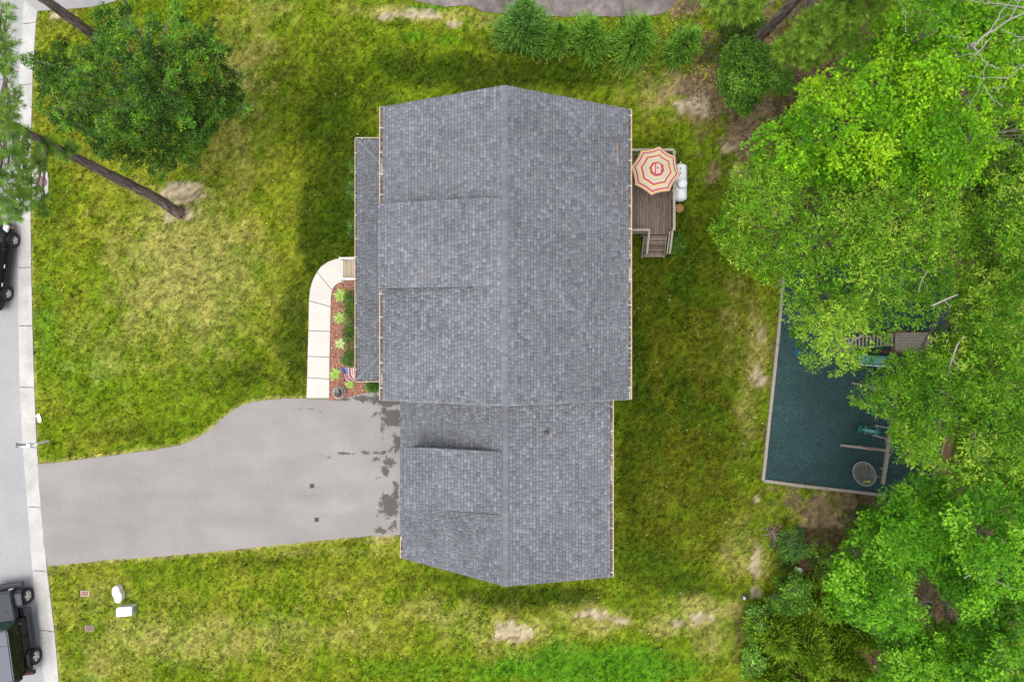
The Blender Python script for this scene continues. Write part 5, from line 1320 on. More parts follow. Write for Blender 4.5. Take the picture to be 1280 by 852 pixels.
def finish(name, parts, m, parent):
    V_ = np.concatenate([p[0] for p in parts]); cc = np.concatenate([p[1] for p in parts])
    return np_mesh(name, V_, np.arange(len(V_)).reshape(-1, 4), m, parent, cc)
def limb(m_, p, q, r0, r1, wob=.12, n_=6, sides=6):
    p = Vector(p); q = Vector(q); L_ = (q - p).length
    pts = [p.lerp(q, i / n_) + Vector((random.gauss(0, wob), random.gauss(0, wob), random.gauss(0, wob * .5))) * (L_ * .12 if 0 < i < n_ else 0) for i in range(n_ + 1)]
    m_.tube(pts, [r0 + (r1 - r0) * i / n_ for i in range(n_ + 1)], sides)
    return pts
def broad_tree(name, label, cat, base, outline, z_edge, z_top, nclump, cr_, leaf, pal, group=None, holes=(), peak=None, trunk=.18, dens=60, bark='greybark', layers=2, edge_fuzz=6):
    """base, outline, holes, peak in ground-plan pixels; the crown is a dome of leafy clumps on limbs"""
    bx_, by_ = base; b0 = P(bx_, by_, 0)
    root = thing(name, label, cat, b0, group=group)
    ol = np.array(outline, float); lo = ol.min(0); hi = ol.max(0)
    c = R.uniform(lo, hi, (nclump * 12, 2)); c = c[inpoly(c, ol)]
    # spread the clump centres
    pick = [c[0]]
    for q in c[1:]:
        pass
    k = min(nclump, len(c)); sel = [0]; dmin = np.linalg.norm(c - c[0], axis=1)
    for _ in range(k - 1):
        w_ = dmin * R.uniform(.6, 1, len(c)); i = int(w_.argmax()); sel.append(i); dmin = np.minimum(dmin, np.linalg.norm(c - c[i], axis=1))
    c = c[sel]
    de = polydist(c, ol); dm = max(de.max(), 1)
    if peak is not None: 
        dp = np.linalg.norm((c - np.array(peak)) / (hi - lo) * 2, axis=1); dome = np.clip(1 - dp ** 1.6 * .8, 0, 1)
    else: dome = np.sqrt(np.clip(1 - (1 - de / dm) ** 2, 0, 1))
    z = z_edge + (z_top - z_edge) * dome + R.normal(0, .8 if z_top > 7.7 else .35, len(c))
    W3 = PA(c, z)
    kind, L_, w_, nl = leaf
    parts = []
    cb = R.beta(1.5, 1.5, len(c))
    for i in range(len(c)):
        r = cr_ * R.uniform(.65, 1.3)
        n_ = int(dens * r * r * 3)
        d = nrm(R.normal(size=(n_, 3))); d[:, 2] = np.where(d[:, 2] < -.1, -d[:, 2], d[:, 2])
        # lumpy surface with finger-like twigs
        lump = 1 + .28 * np.sin(d[:, 0] * 5 + i) * np.sin(d[:, 1] * 5 + i * 2) + .2 * np.sin(d[:, 0] * 11 + i * 3) * np.sin(d[:, 1] * 12 + i)
        rr = r * lump * np.where(R.random(n_) < .7, R.uniform(.85, 1.12, n_), R.uniform(.4, .85, n_))
        Cc = W3[i] + d * rr[:, None] * np.array([1, 1, .62])
        pxs = toPx(Cc); fz = R.normal(0, edge_fuzz, pxs.shape)
        kp = inpoly(pxs + fz, ol) | (polydist(pxs, ol) < edge_fuzz)
        for (hx, hy, hrx, hry) in holes: kp &= (((pxs[:, 0] + fz[:, 0] * .5 - hx) / hrx) ** 2 + ((pxs[:, 1] + fz[:, 1] * .5 - hy) / hry) ** 2) > 1
        Cc = Cc[kp]; d = d[kp]
        if len(Cc) == 0: continue
        A = nrm(d * .55 + np.array([0, 0, .55]) + R.normal(0, .28, d.shape))
        cols = pal_mix(len(Cc), pal, cb[i])
        parts.append(sprays(Cc, A, nl, L_, w_, cols, star=(kind == 'star'), spread=(-.15, .6) if kind != 'narrow' else (0, 1.0)))
    crown = finish('crown', parts, M['leaf'], root)
    # trunk and limbs
    tr = MB(); top = Vector(P(*( (ol.mean(0)) if peak is None else peak), z_edge + .3)); fork = Vector(b0).lerp(top, .55)
    tr.tube([Vector(b0) - Vector((0, 0, .2)), Vector(b0) + Vector((0, 0, .25)), Vector(b0).lerp(fork, .5) + Vector((.1, -.05, 0)), fork], [trunk * 1.5, trunk * 1.05, trunk * .9, trunk * .75], 10)
    tr.build('trunk', M[bark], root, smooth=True)
    idx = R.permutation(len(c))[:min(len(c), 26)]
    for q, i in enumerate(idx):
        if q > 25: break
        lm = MB(); t_ = Vector(W3[i]); midp = fork.lerp(t_, .5) + Vector((random.gauss(0, .25), random.gauss(0, .25), .2))
        limb(lm, fork + Vector((0, 0, random.uniform(-.8, 0))), midp, trunk * .4, trunk * .22); limb(lm, midp, t_ + Vector((0, 0, .25)), trunk * .22, .018)
        for _ in range(5):
            t2 = t_ + Vector((random.gauss(0, 1), random.gauss(0, 1), random.uniform(0, .8))).normalized() * cr_ * .95
            limb(lm, midp.lerp(t_, random.uniform(.3, 1)), t2, .02, .008, n_=4, sides=4)
        # limbs rejected inside holes
        lm.build('limb', M[bark], root)
    return root

LIME = [(.060, .190, .005), (.125, .330, .006), (.205, .45, .009), (.34, .55, .015)]
OAK = [(.050, .145, .006), (.105, .270, .010), (.185, .380, .018), (.38, .52, .06)]
MAPLE = [(.045, .160, .006), (.095, .290, .009), (.160, .410, .014), (.28, .54, .04)]
DARKG = [(.03, .075, .008), (.055, .13, .012), (.09, .20, .016), (.15, .30, .025)]
FGRP = 'leafy trees along the right side'
SM = (('star', .115, .62, 6))
broad_tree('maple_tree', 'bright lime green leafy tree filling the upper right corner', 'tree', (1045, 190),
           [(985, 145), (1000, 115), (1040, 90), (1085, 62), (1098, 15), (1150, -30), (1300, -40), (1310, 160), (1262, 172), (1240, 222), (1190, 238), (1120, 230), (1050, 225), (965, 215), (938, 190), (950, 165)],
           7.5, 11.0, 84, .75, SM, LIME, holes=[(1262, 165, 20, 16), (1200, 112, 9, 8)], trunk=.22, dens=62)
broad_tree('oak_tree', 'yellowish narrow leaved tree whose crown overhangs the top of the playground', 'tree', (985, 300),
           [(893, 288), (905, 262), (915, 240), (925, 212), (960, 196), (1010, 200), (1060, 185), (1130, 205), (1185, 215), (1228, 262), (1236, 300), (1222, 335), (1200, 380), (1150, 405), (1120, 410), (1098, 430), (1090, 450), (1050, 462), (1022, 462), (1008, 450), (1004, 430), (988, 405), (978, 372), (955, 345), (925, 325), (902, 310)],
           6.5, 9.5, 105, .75, ('narrow', .15, .30, 8), OAK, holes=[(1075, 424, 20, 8), (985, 360, 10, 8), (1028, 372, 7, 5), (1048, 340, 9, 5), (1140, 420, 26, 10)], trunk=.20, dens=42)
broad_tree('oak_tree', 'olive green narrow leaved tree right of the swing beam', 'tree', (1110, 450),
           [(1100, 470), (1112, 452), (1150, 440), (1190, 400), (1205, 350), (1235, 320), (1262, 345), (1290, 380), (1310, 470), (1300, 590), (1240, 612), (1200, 600), (1160, 588), (1130, 570), (1118, 540), (1122, 515), (1095, 512), (1066, 496), (1080, 482)],
           6.2, 9.2, 90, .75, ('narrow', .15, .30, 8), OAK, holes=[(1140, 425, 28, 11), (1184, 563, 10, 17), (1194, 445, 6, 12), (1165, 596, 6, 9)], trunk=.2, dens=42)
broad_tree('oak_tree', 'narrow leaved tree cut by the right edge of the view below the dead tree', 'tree', (1180, 290),
           [(1240, 300), (1232, 255), (1250, 215), (1262, 190), (1310, 170), (1320, 400), (1280, 385), (1255, 345)],
           7.0, 9.6, 40, .75, ('narrow', .15, .30, 8), OAK, holes=[(1255, 205, 12, 14)], trunk=.18, dens=42)
broad_tree('maple_tree', 'bright green star leaved tree just below the playground corner', 'tree', (1070, 650),
           [(1040, 768), (1034, 735), (1050, 710), (1045, 700), (1062, 680), (1082, 640), (1100, 620), (1120, 612), (1150, 595), (1180, 610), (1190, 660), (1175, 700), (1160, 715), (1140, 715), (1138, 740), (1160, 775), (1140, 800), (1100, 790), (1070, 775)],
           5.0, 8.0, 50, .70, SM, MAPLE, holes=[(1150, 738, 10, 22), (1180, 765, 18, 9), (1072, 690, 10, 12)], trunk=.16, dens=64)
broad_tree('maple_tree', 'bright green broad leaved tree filling the lower right corner', 'tree', (1180, 680),
           [(1150, 595), (1200, 605), (1260, 600), (1310, 560), (1320, 880), (1200, 880), (1190, 850), (1200, 790), (1210, 770), (1190, 745), (1170, 720), (1160, 715), (1185, 690)],
           6.0, 9.0, 64, .72, SM, MAPLE, holes=[(1150, 738, 10, 22), (1182, 765, 20, 9), (1230, 665, 16, 8), (1255, 712, 8, 5)], trunk=.2, dens=64)
broad_tree('maple_tree', 'lower green leafy tree at the bottom edge right of the junipers', 'tree', (1110, 770),
           [(1095, 850), (1110, 815), (1100, 795), (1140, 790), (1180, 780), (1215, 790), (1210, 880), (1090, 885)],
           3.8, 6.2, 34, .65, SM, MAPLE, trunk=.12, dens=66)
broad_tree('understory_tree', 'dark green small tree in the gap at the right edge', 'tree', (1190, 250),
           [(1190, 215), (1250, 160), (1300, 150), (1300, 240), (1250, 300), (1215, 260)], 3.0, 5.0, 26, .7, ('oval', .12, .55, 6), DARKG, trunk=.1, dens=62)
broad_tree('understory_tree', 'dark green undergrowth tree between the bright lower trees', 'tree', (1100, 655),
           [(1060, 650), (1110, 630), (1200, 650), (1280, 640), (1290, 800), (1180, 830), (1130, 700), (1075, 700)], 2.0, 3.8, 34, .7, ('oval', .12, .55, 6), DARKG, holes=[(1150, 738, 16, 24), (1182, 765, 22, 12)], trunk=.1, dens=26)
broad_tree('understory_tree', 'low dark leafy tree under the lime green crown', 'tree', (1020, 190),
           [(960, 170), (1000, 130), (1060, 90), (1200, 60), (1290, 60), (1290, 220), (1160, 240), (1000, 240)], 3.5, 5.5, 46, .75, ('oval', .12, .55, 6), DARKG, trunk=.12, dens=24)
broad_tree('understory_tree', 'low dark leafy tree under the olive crown right of the playground', 'tree', (1140, 440),
           [(1205, 330), (1290, 330), (1290, 600), (1205, 600), (1200, 480)], 2.6, 4.5, 36, .75, ('oval', .12, .55, 6), DARKG, trunk=.12, dens=24)
broad_tree('round_tree', 'small round glossy green tree beside the pine trunk at the top right', 'tree', (918, 118),
           [(900, 95), (902, 68), (918, 52), (940, 50), (965, 62), (985, 85), (990, 108), (975, 118), (952, 112), (945, 128), (930, 142), (912, 132), (903, 115)],
           2.0, 4.6, 40, .42, ('oval', .11, .72, 6), [(.05, .12, .012), (.09, .21, .018), (.14, .31, .025), (.22, .42, .05)], trunk=.08, dens=90, edge_fuzz=3)
# the lawn tree at the upper left
broad_tree('lawn_tree', 'large dark green tree with ragged outline on the front lawn', 'tree', (247, 156),
           [(26, 72), (45, 66), (62, 70), (62, 56), (90, 50), (112, 62), (122, 48), (116, 18), (132, 4), (146, 22), (150, -6), (160, 2), (168, 44), (180, 60), (186, 20), (198, 18), (202, 48), (212, 44), (214, 8), (226, -6), (234, 24), (246, 34), (252, 42), (272, 22), (262, 42), (270, 55), (296, 66), (282, 78), (306, 90), (298, 112), (314, 140), (292, 140), (270, 160), (252, 186), (250, 208), (228, 200), (214, 208), (203, 234), (190, 214), (182, 196), (160, 216), (150, 200), (118, 194), (112, 168), (92, 160), (76, 164), (62, 142), (44, 136), (52, 110), (42, 88)],
           2.4, 7.6, 170, .36, ('oval', .092, .66, 9), [(.022, .060, .008), (.050, .125, .014), (.100, .235, .024), (.20, .43, .04)], peak=(195, 108), trunk=.2, dens=95, edge_fuzz=1.8, holes=[(118, 148, 6, 5), (166, 60, 8, 9), (196, 52, 6, 5)])
# ---- shrubs made the same way
SHR = [(.035, .110, .010), (.065, .19, .012), (.11, .27, .018), (.16, .34, .03)]
for (lab, px, py, rx, ry, z0, z1, n_, pal_, lf) in (
    ('leafy green bush just below the white bucket', 988, 744, 22, 24, .6, 1.9, 16, [(.05, .12, .015), (.09, .22, .02), (.14, .32, .03), (.22, .43, .05)], ('oval', .13, .7, 6)),
    ('feathery blue green bush beside the brush pile', 988, 680, 20, 20, .3, 1.0, 12, [(.04, .13, .03), (.07, .21, .04), (.12, .31, .05), (.22, .42, .06)], ('oval', .10, .4, 9)),
    ('light green leafy shrub on the lower left edge of the juniper thicket', 944, 778, 11, 16, .4, 1.4, 7, [(.07, .17, .03), (.12, .27, .04), (.19, .38, .06), (.3, .52, .1)], ('oval', .13, .65, 6)),
    ('light green leafy shrub at the bottom edge left of the junipers', 940, 830, 11, 26, .4, 1.4, 10, [(.07, .17, .02), (.12, .27, .03), (.19, .38, .04), (.3, .52, .08)], ('oval', .13, .65, 6)),
    ('olive green low bush between bucket and lower tree', 1030, 704, 17, 26, .2, 1.0, 14, [(.04, .11, .008), (.08, .19, .01), (.13, .28, .015), (.2, .36, .02)], ('oval', .10, .5, 6)),
    ('dark green bush below the playground timber end', 1088, 668, 30, 28, .4, 1.6, 16, DARKG, ('oval', .12, .6, 6)),
    ('green bush in the top edge foliage left of the pine', 930, 32, 26, 22, .4, 1.6, 16, DARKG, ('oval', .11, .6, 6)),
    ('low weedy bush in the brown patch right of the evergreen row', 893, 62, 14, 12, .1, .5, 7, [(.04, .10, .015), (.08, .15, .02), (.14, .2, .03), (.2, .22, .03)], ('narrow', .12, .25, 7)),
    ('small green plant beside the deck stair', 846, 303, 5, 9, .1, .5, 4, DARKG, ('oval', .10, .5, 6)),
):
    a = np.linspace(0, 2 * PI, 15)[:-1]
    ol_ = [(px + rx * math.cos(t) * q_, py + ry * math.sin(t) * q_) for t in a for q_ in (random.uniform(.6, 1.4),)]
    broad_tree('shrub', lab, 'bush', (640 + (px - 640) * .97, 426 + (py - 426) * .97), ol_, z0, z1, n_, .32, lf, pal_, trunk=.035, dens=110, edge_fuzz=5, bark='bark')
# foundation shrubs along the porch
for (lab, px, py, rx, ry) in (('green shrub against the porch between the upper two pale hostas', 438, 382, 8, 19), ('dense green shrub against the porch beside the third hosta', 438, 417, 8, 18), ('rounded bright green shrub against the porch above the flag', 436, 449, 7, 10),
                              ('green shrub poking out beside the upper end of the porch', 443, 208, 5, 8), ('green shrub beside the porch eave above the front steps', 442, 238, 7, 12), ('lowest shrub on the lawn side of the porch, nearest the front steps', 443, 285, 6, 10), ('green shrub under the porch gutter corner by the driveway', 468, 483, 10, 6)):
    a = np.linspace(0, 2 * PI, 13)[:-1]
    ol_ = [(px + rx * math.cos(t), py + ry * math.sin(t)) for t in a]
    broad_tree('porch_shrub', lab, 'bush', (px + 5, py), ol_, .5, 1.1, 9, .24, ('oval', .07, .5, 7), [(.03, .10, .008), (.06, .18, .010), (.10, .27, .012), (.16, .36, .02)], group='shrubs along the porch', trunk=.03, dens=170, edge_fuzz=1.5, bark='bark')
# hostas
for (lab, px, py, r, pal_) in (('pale yellow green hosta nearest the front steps', 425.5, 369, .40, 0), ('pale hosta second from the front steps in the mulch bed', 424.5, 397, .34, 0), ('white edged pale hosta in the middle of the mulch bed', 425, 429, .33, 1), ('lime green hosta beside the flag', 419, 467, .36, 0), ('low yellow green plant just below the flag', 437, 480, .28, 0)):
    q = P(px, py, .1)
    h_ = thing('hosta_plant', lab, 'plant', (q[0], q[1], .02), group='hostas in the mulch bed')
    for ring_, (n_, tl, ln) in enumerate(((15, .25, 1.0), (11, .6, .75), (7, 1.0, .5))):
        for k in range(n_):
            a = 2 * PI * (k + random.random() * .6) / n_ + ring_; L_ = r * ln * random.uniform(.85, 1.15); w = L_ * .13
            pts = []
            for j, t in enumerate((0, .35, .7, 1)):
                x = L_ * t; z = L_ * math.sin(tl) * (t - .75 * t * t) * 1.3 + .03; ww = w * (.35, 1, .8, .05)[j]
                pts += [(q[0] + math.cos(a) * x - math.sin(a) * ww, q[1] + math.sin(a) * x + math.cos(a) * ww, z + .03), (q[0] + math.cos(a) * x + math.sin(a) * ww, q[1] + math.sin(a) * x - math.cos(a) * ww, z + .03)]
            MB().add(pts, [(0, 1, 3, 2), (2, 3, 5, 4), (4, 5, 7, 6)]).build('leaf', M.setdefault('h%d' % (k % 3 + pal_ * 3), mat('hosta leaf', [(.26, .38, .06), (.36, .46, .10), (.18, .30, .04), (.50, .56, .26), (.40, .48, .18), (.22, .34, .05)][k % 3 + pal_ * 3], .5, .15, 20)), h_)

# ---- conifers
def plumes(C0, A, Lp, m, ll, cols, flat=.35):
    """feathery shoots: axis A from C0, m side leaflets each"""
    k = len(C0); t = np.tile(np.linspace(.05, 1, m), k)[:, None]; C_ = np.repeat(C0, m, 0); A_ = np.repeat(A, m, 0); Lr = np.repeat(Lp, m)[:, None]
    side = nrm(np.cross(A_, R.normal(size=A_.shape)))
    th = R.uniform(.3, .9, (k * m, 1)) * (1 - t * .7)
    D = nrm(A_ * np.cos(th) + side * np.sin(th)); W = nrm(np.cross(D, R.normal(size=D.shape)))
    B = C_ + A_ * Lr * t; L_ = (ll * (1.25 - t[:, 0] * .7)) * R.uniform(.7, 1.3, k * m)
    cc = np.repeat(cols, m, 0) * np.exp(R.normal(0, .18, (k * m, 1))) * (.75 + .5 * t)
    return leaf_quads(B, D, W, L_, L_ * .30).reshape(-1, 3), np.repeat(cc, 4, 0)
def cone_shrub(name, label, base_px, h, r, pal_, n_=420, group=None, ll=.13, cat='evergreen bush', m=11, droop=.25):
    b = Vector(P(*base_px, 0)); root = thing(name, label, cat, b, group=group)
    z = h * (1 - np.sqrt(R.uniform(.0, 1, n_))) ; z = np.clip(z + .1, .08, h)
    a = R.uniform(0, 2 * PI, n_); ph = R.uniform(0, 6, 4); ln_ = R.uniform(-.10, .10, 2)
    env = r * (1 - z / h) ** R.uniform(.55, .95) * (1 + .20 * np.sin(a * 2 + ph[0]) + .18 * np.sin(a * 3 + z * 2 + ph[1]) + .18 * np.sin(a * 7 + z * 5 + ph[2])) * R.uniform(.7, 1.15, n_)
    rad = np.stack([np.cos(a), np.sin(a), np.zeros(n_)], -1)
    A = nrm(rad + np.array([0, 0, 1]) * (.35 + .9 * (z / h))[:, None] + R.normal(0, .22, (n_, 3)))
    C0 = np.array(b) + rad * (env * .55)[:, None] + np.array([0, 0, 1]) * z[:, None] + np.array([ln_[0], ln_[1], 0]) * z[:, None]
    Lp = R.uniform(.55, 1.1, n_) * (env * .5 + .12)
    cols = pal_mix(n_, pal_)
    o1 = plumes(C0, A, Lp, m, ll, cols)
    finish('foliage', [o1], M['needle'], root)
    MB().tube([b - Vector((0, 0, .1)), b + Vector((0, 0, h * .6))], [.06, .02], 7).build('trunk', M['bark'], root)
    return root
CED = [(.06, .15, .03), (.11, .26, .045), (.18, .38, .07), (.27, .50, .10)]
G_ = 'evergreen bushes along the upper lawn edge'
for (lab, bx_, by_, h, r) in (('largest dark blue green evergreen bush at the left end of the row', 652, 48, 3.8, 1.35), ('smallest evergreen bush, second from the left in the row', 698, 58, 2.1, .95), ('middle evergreen bush of the row, third from the left', 738, 58, 2.8, 1.2), ('light green pointed evergreen bush, fourth in the row', 790, 62, 3.2, 1.3), ('evergreen bush at the right end of the row, by the brown patch', 846, 66, 2.6, 1.05)):
    cone_shrub('evergreen_bush', lab, (bx_, by_), h, r, CED if bx_ < 680 else [(.07, .18, .02), (.14, .31, .035), (.22, .43, .05), (.31, .55, .08)], n_=int(900 * r), group=G_, m=13)
JUN = [(.09, .18, .012), (.17, .31, .018), (.27, .42, .03), (.40, .54, .05)]
G_ = 'olive green junipers in the lower right thicket'
for (lab, bx_, by_, h, r) in (('olive juniper at the left of the thicket, below the leafy bush', 955, 778, 3.4, 1.3), ('olive juniper at the bottom edge, leftmost', 948, 830, 3.0, 1.2), ('tall olive juniper in the middle of the thicket', 992, 782, 4.4, 1.35), ('olive juniper at the bottom edge, middle of the thicket', 992, 838, 4.0, 1.4), ('yellow olive juniper beside the bright lower tree', 1030, 805, 4.0, 1.2), ('darker juniper behind the leafy bush under the bright tree', 1012, 742, 2.8, 1.1), ('rightmost juniper at the bottom edge', 1050, 850, 3.2, 1.2), ('juniper half tucked under the bright lower maple', 1052, 778, 3.2, 1.15)):
    cone_shrub('juniper', lab, (bx_, by_), h, r, JUN, n_=int(1000 * r), group=G_, ll=.14, cat='juniper', m=13)

def pine(name, label, base_px, lean, zt, clumps, trunk_r, vis_r=None, pal_=None, n_t=70, nl=34, L_=.20, flare=1.25):
    b = Vector(P(*base_px, 0)); root = thing(name, label, 'tree', b)
    top = Vector((b.x + lean[0], b.y + lean[1], zt))
    pts = [b - Vector((0, 0, .2)), b + Vector((0, 0, .05)), b + Vector((0, 0, .5))] + [b.lerp(top, t) + Vector((math.sin(t * 7) * .05, math.cos(t * 5) * .05, 0)) for t in np.linspace(.1, 1, 12)]
    rr = [trunk_r * flare * 1.15, trunk_r * flare, trunk_r * 1.02] + [trunk_r * (1 - .75 * t) for t in np.linspace(.1, 1, 12)]
    # furrowed bark: ribs and plates as real relief
    n_s = 22; vs = []; fs = []; dense = []; dr = []
    for i in range(len(pts) - 1):
        for k in range(10): dense.append(pts[i].lerp(pts[i + 1], k / 10)); dr.append(rr[i] + (rr[i + 1] - rr[i]) * k / 10)
    for i, (p_, r_) in enumerate(zip(dense, dr)):
        for k in range(n_s):
            a = 2 * PI * k / n_s; w = r_ * (1 + .20 * (vnoise(np.array(k * 1.0), np.array(p_.z * 2.2), 5) - .5) * 2)
            vs.append((p_.x + math.cos(a) * w, p_.y + math.sin(a) * w, p_.z))
    for i in range(len(dense) - 1):
        for k in range(n_s): fs.append((i * n_s + k, i * n_s + (k + 1) % n_s, (i + 1) * n_s + (k + 1) % n_s, (i + 1) * n_s + k))
    MB().add(vs, fs).build('trunk', M['bark'], root)
    parts = []
    for (px, py, z, r) in clumps:
        c = np.array(P(px, py, z)); br = MB()
        s = b.lerp(top, min(.97, max(.3, (z - .8) / zt))); e = Vector(c)
        pp_ = limb(br, s, e, .07, .025, wob=.3)
        n_ = int(n_t * r * 1.6)
        d = nrm(R.normal(size=(n_, 3))); rad = r * R.uniform(.3, 1, n_) ** .6
        C0 = c + d * rad[:, None] * np.array([1, 1, .5])
        for q in range(0, n_, 6): limb(br, e.lerp(Vector(pp_[4]), .6), Vector(C0[q]), .018, .007, n_=3, sides=4)
        br.build('branch', M['bark'], root)
        out = nrm(d * np.array([1, 1, .4]) + np.array([0, 0, .35]))
        cols = pal_mix(n_, pal_)
        k = n_ * nl; A_ = np.repeat(out, nl, 0); Cc = np.repeat(C0, nl, 0) - A_ * R.uniform(0, .16, (k, 1))
        rd = nrm(R.normal(size=(k, 3))); side = nrm(rd - A_ * (rd * A_).sum(-1, keepdims=True)); th = R.uniform(.25, 1.25, (k, 1))
        D = nrm(A_ * np.cos(th) + side * np.sin(th)); W = nrm(np.cross(D, rd))
        Ls = R.uniform(L_ * .7, L_ * 1.2, k); cc = np.repeat(cols, nl, 0) * np.exp(R.normal(0, .15, (k, 1)))
        parts.append((leaf_quads(Cc, D, W, Ls, np.full(k, .013)).reshape(-1, 3), np.repeat(cc, 4, 0)))
    finish('crown', parts, M['needle'], root)
    return root
PN = [(.11, .23, .03), (.18, .34, .05), (.27, .45, .08), (.38, .55, .12)]
pine('pine_tree', 'tall leaning pine with its trunk foot on the bare patch of the front lawn', (224, 265), (-.6, 1.5), 16.5,
     [(-12, 60, 12.5, .9), (4, 80, 12, .5), (6, 128, 12.5, .7), (-10, 160, 13.5, 1.0), (15, 172, 12, .6), (35, 190, 11, .5), (62, 183, 9.5, .38), (80, 190, 8.5, .40), (90, 184, 8.5, .28), (10, 205, 12.5, .7), (30, 215, 11.5, .5), (48, 205, 10.5, .35), (5, 240, 12.5, .7), (25, 250, 11.5, .55), (45, 245, 10.5, .42), (52, 262, 10, .32), (-5, 262, 12, .6), (18, 268, 11, .3), (-30, 110, 14.5, 1.2), (-60, 180, 15.5, 1.4), (-40, 240, 14, 1.1), (2, 14, 12, .45), (0, 45, 12, .5), (5, 150, 12.5, .6), (30, 232, 11.5, .5)],
     .25, pal_=PN, n_t=50)
pine('pine_tree', 'pine whose bare trunk leans out of the top left corner behind the lawn tree', (160, 79), (.1, .3), 15.5,
     [(-150, -190, 12.5, 1.3), (-220, -120, 13.0, 1.4), (-200, -230, 14.5, 1.4), (-90, -260, 12.5, 1.1)], .25, pal_=PN, n_t=50, nl=22)
pine('pine_tree', 'pine with soft pale needles and slanting trunk at the top right', (934, 62), (.55, -.4), 14,
     [(915, 6, 8.5, .75), (934, 14, 8.5, .5), (950, -8, 9.0, .4), (1018, 32, 8.5, .7), (1005, 50, 8, .7), (985, 62, 7.6, .65), (1010, 72, 7.5, .55), (1035, 50, 8.5, .8), (1050, 20, 9, .9), (1075, 5, 9.5, .9), (1042, 15, 9, .7), (900, -10, 9, .8), (1062, 45, 8.6, .5), (1130, -60, 12, 1.6), (1080, -80, 12, 1.5), (1030, -70, 11, 1.0)],
     .25, pal_=[(.08, .18, .014), (.16, .30, .025), (.25, .42, .045), (.36, .53, .08)], n_t=120, nl=40, L_=.24)
# dead tree
dead = thing('dead_tree', 'bare bleached dead tree spreading grey branches at the top right corner', 'tree', P(1110, 125))
LN = [([(1217.6, 56), (1236, 42), (1262.7, 23.5), (1285, 14), (1310, 0)], .10, .07, 10.5), ([(1262.7, 23.5), (1272, 8), (1280, -6)], .06, .03, 10.8), ([(1236, 42), (1251, 15), (1265, 0), (1270, -8)], .06, .03, 10.6), ([(1210, 1), (1232, 4), (1255, 5.6), (1285, 12)], .03, .06, 10.8),
      ([(1208, 78), (1225, 64), (1238, 47)], .025, .06, 10.6), ([(1251, 38), (1266, 42), (1276, 47), (1290, 47)], .03, .05, 10.6), ([(1261, 54.5), (1272, 50), (1290, 46)], .02, .04, 10.7), ([(1217.6, 56), (1224, 70), (1232.6, 79), (1251, 86)], .07, .03, 10.3), ([(1210, 95), (1229, 98), (1261, 96), (1274, 86), (1290, 72)], .02, .05, 10.4),
      ([(1232.6, 81), (1227, 105), (1219, 118), (1210, 133)], .035, .015, 10.4), ([(1227, 105), (1240, 122), (1253, 132.5)], .03, .03, 10.4), ([(1182, 43), (1190, 47), (1204, 47)], .015, .02, 10.8), ([(1192, 71), (1208, 70), (1225, 66)], .015, .03, 10.6), ([(1243, 109), (1250, 110), (1256, 107)], .03, .04, 10.3), ([(1278, 100), (1290, 104)], .03, .04, 10.4), ([(1128, 5), (1134, 18), (1132, 40)], .012, .025, 10.9), ([(1148, 2), (1140, 16), (1134, 22)], .012, .02, 10.9), ([(1168, 20), (1176, 28)], .01, .02, 10.8)]
for pts, r0, r1, z in LN:
    br = MB(); pts3 = [Vector(P(x, y, z + 2.3 + .15 * math.sin(i * 2.1))) for i, (x, y) in enumerate(pts)]
    fine = []
    for i in range(len(pts3) - 1):
        for k in range(4): fine.append(pts3[i].lerp(pts3[i + 1], k / 4) + Vector((random.gauss(0, .02), random.gauss(0, .02), random.gauss(0, .02))))
    fine.append(pts3[-1])
    rad = [(r0 + (r1 - r0) * i / (len(fine) - 1)) * .36 for i in range(len(fine))]
    br.tube(fine, rad, 6)
    br.build('branch', M['deadwood'], dead)
    for i in range(2, len(fine) - 1, 3):
        if random.random() < .6:
            tw_ = MB(); dd = Vector((random.gauss(0, 1), random.gauss(0, 1), random.uniform(0, .6))).normalized() * random.uniform(.25, .6)
            limb(tw_, fine[i], fine[i] + dd, rad[i] * .5, .007, n_=4, sides=4); tw_.build('twig', M['deadwood'], dead)
dtp = Vector(P(1110, 125, 0)); tpp = Vector(P(1217.6, 56, 12.6))
MB().tube([dtp - Vector((0, 0, .2)), dtp + Vector((0, 0, .3)), dtp.lerp(tpp, .5) + Vector((.1, .1, 0)), tpp], [.24, .19, .14, .09], 10).build('trunk', M['deadwood'], dead)
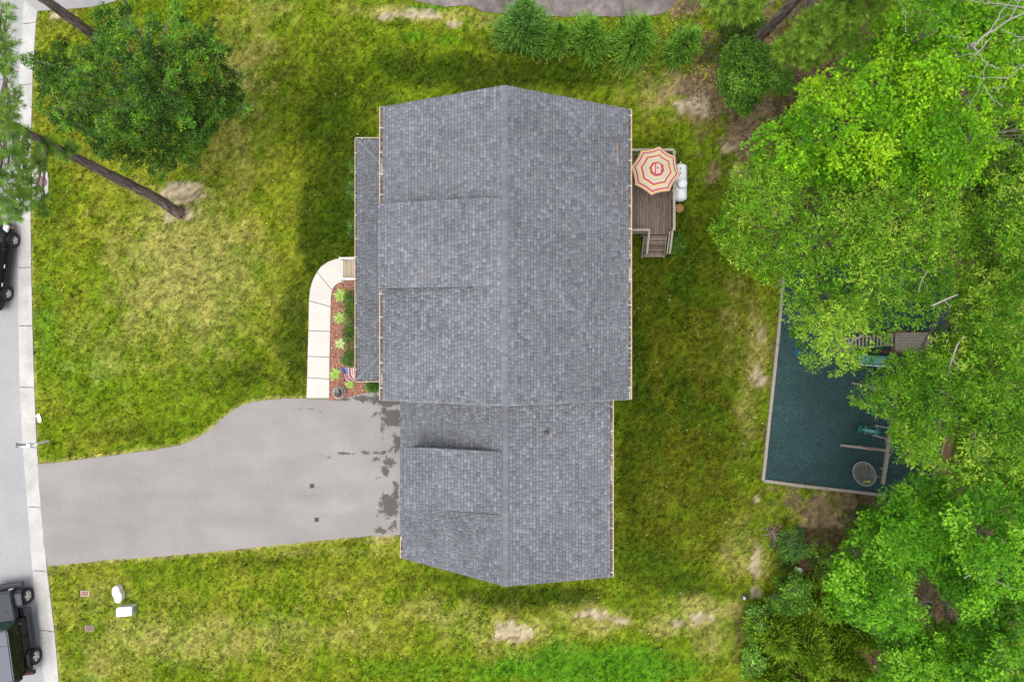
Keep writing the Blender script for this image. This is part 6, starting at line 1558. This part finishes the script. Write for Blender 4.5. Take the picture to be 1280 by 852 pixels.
# a few bleached limbs showing in the oak crowns
for (pts, z, r) in (([(1184, 468), (1190, 448), (1197, 430), (1204, 421)], 9.4, .05), ([(1165, 382), (1180, 375), (1197, 368)], 10.0, .045), ([(1045, 436), (1062, 428), (1085, 415)], 8.9, .03), ([(1102, 345), (1112, 352), (1120, 362)], 9.9, .025), ([(1148, 365), (1152, 350), (1160, 338)], 10.0, .02), ([(1205, 722), (1222, 712), (1250, 728), (1275, 738)], 9.0, .03)):
    b_ = thing('bare_branch', {1184: 'pale bare curved branch between the crowns right of the tower', 1165: 'pale bare branch lying level in the olive crown', 1045: 'thin bare branch crossing the climbing bars', 1102: 'short thin grey twig in the crown over the playground', 1148: 'upright grey twig in the middle of the olive crown', 1205: 'thin bare branch in the lower right crown'}[pts[0][0]], 'branch', P(*pts[0], z - .2))
    p3 = [Vector(P(x, y, z + .1 + .05 * i)) for i, (x, y) in enumerate(pts)]
    MB().tube(p3, [r * .7 * (1.2 - .6 * i / len(p3)) for i in range(len(p3))], 6).build('limb', M['deadwood'], b_)
    p_ = p3[1]; MB().tube([p_, p_ + Vector((.12, -.2, .1)), p_ + Vector((.16, -.4, .1))], [r * .35, r * .25, .005], 5).build('twig', M['deadwood'], b_)
# wild flowers and weeds
def flecks(name, label, cat, regions, cols, size):
    Vv_ = []; cc = []
    for (px, py, rx, ry, n_) in regions:
        x = px + R.normal(0, rx, n_); y = py + R.normal(0, ry, n_); w = PA(np.stack([x, y], -1), np.full(n_, .05)); w[:, 2] += R.uniform(0, .08, n_)
        w = w[~excluded(x, y)]; n2 = len(w)
        a = R.uniform(0, 2 * PI, n2); s = R.uniform(size[0], size[1], n2)[:, None]
        d = np.stack([np.cos(a), np.sin(a), R.normal(0, .2, n2)], -1) * s; e = np.stack([-np.sin(a), np.cos(a), R.normal(0, .2, n2)], -1) * s * .8
        Vv_.append(np.stack([w - d, w - e, w + d, w + e], 1).reshape(-1, 3)); cc.append(np.repeat(np.array(cols)[R.integers(0, len(cols), n2)] * R.uniform(.7, 1.2, (n2, 1)), 4, 0))
    Vv_ = np.concatenate(Vv_)
    o = np_mesh(name, Vv_, np.arange(len(Vv_)).reshape(-1, 4), M['flower'], None, np.concatenate(cc)); tag(o, label, cat, kind='stuff')
flecks('wildflower', 'yellow flowering weeds in the brown patch at the upper right', 'wildflowers', [(885, 92, 14, 12, 130), (905, 115, 10, 14, 70), (838, 36, 8, 14, 90), (1048, 640, 6, 4, 30)], [(.55, .42, .04), (.35, .40, .03), (.22, .30, .03)], (.02, .05))
flecks('fallen_leaf', 'scattered pale fallen leaves and clippings on the lawn', 'leaves', [(300, 300, 160, 200, 120), (850, 400, 70, 200, 90), (300, 780, 180, 40, 90), (700, 780, 160, 30, 80), (940, 450, 12, 90, 90), (940, 700, 20, 40, 60), (80, 320, 6, 40, 12)], [(.6, .55, .4), (.5, .42, .2), (.4, .25, .1), (.55, .5, .3)], (.015, .045))
flecks('clover', 'small dark green weeds dotted over the lawn', 'weeds', [(330, 320, 160, 200, 120), (260, 770, 160, 40, 110), (840, 450, 60, 200, 60), (640, 790, 150, 30, 100)], [(.05, .12, .01), (.08, .17, .015), (.06, .13, .02)], (.02, .045))
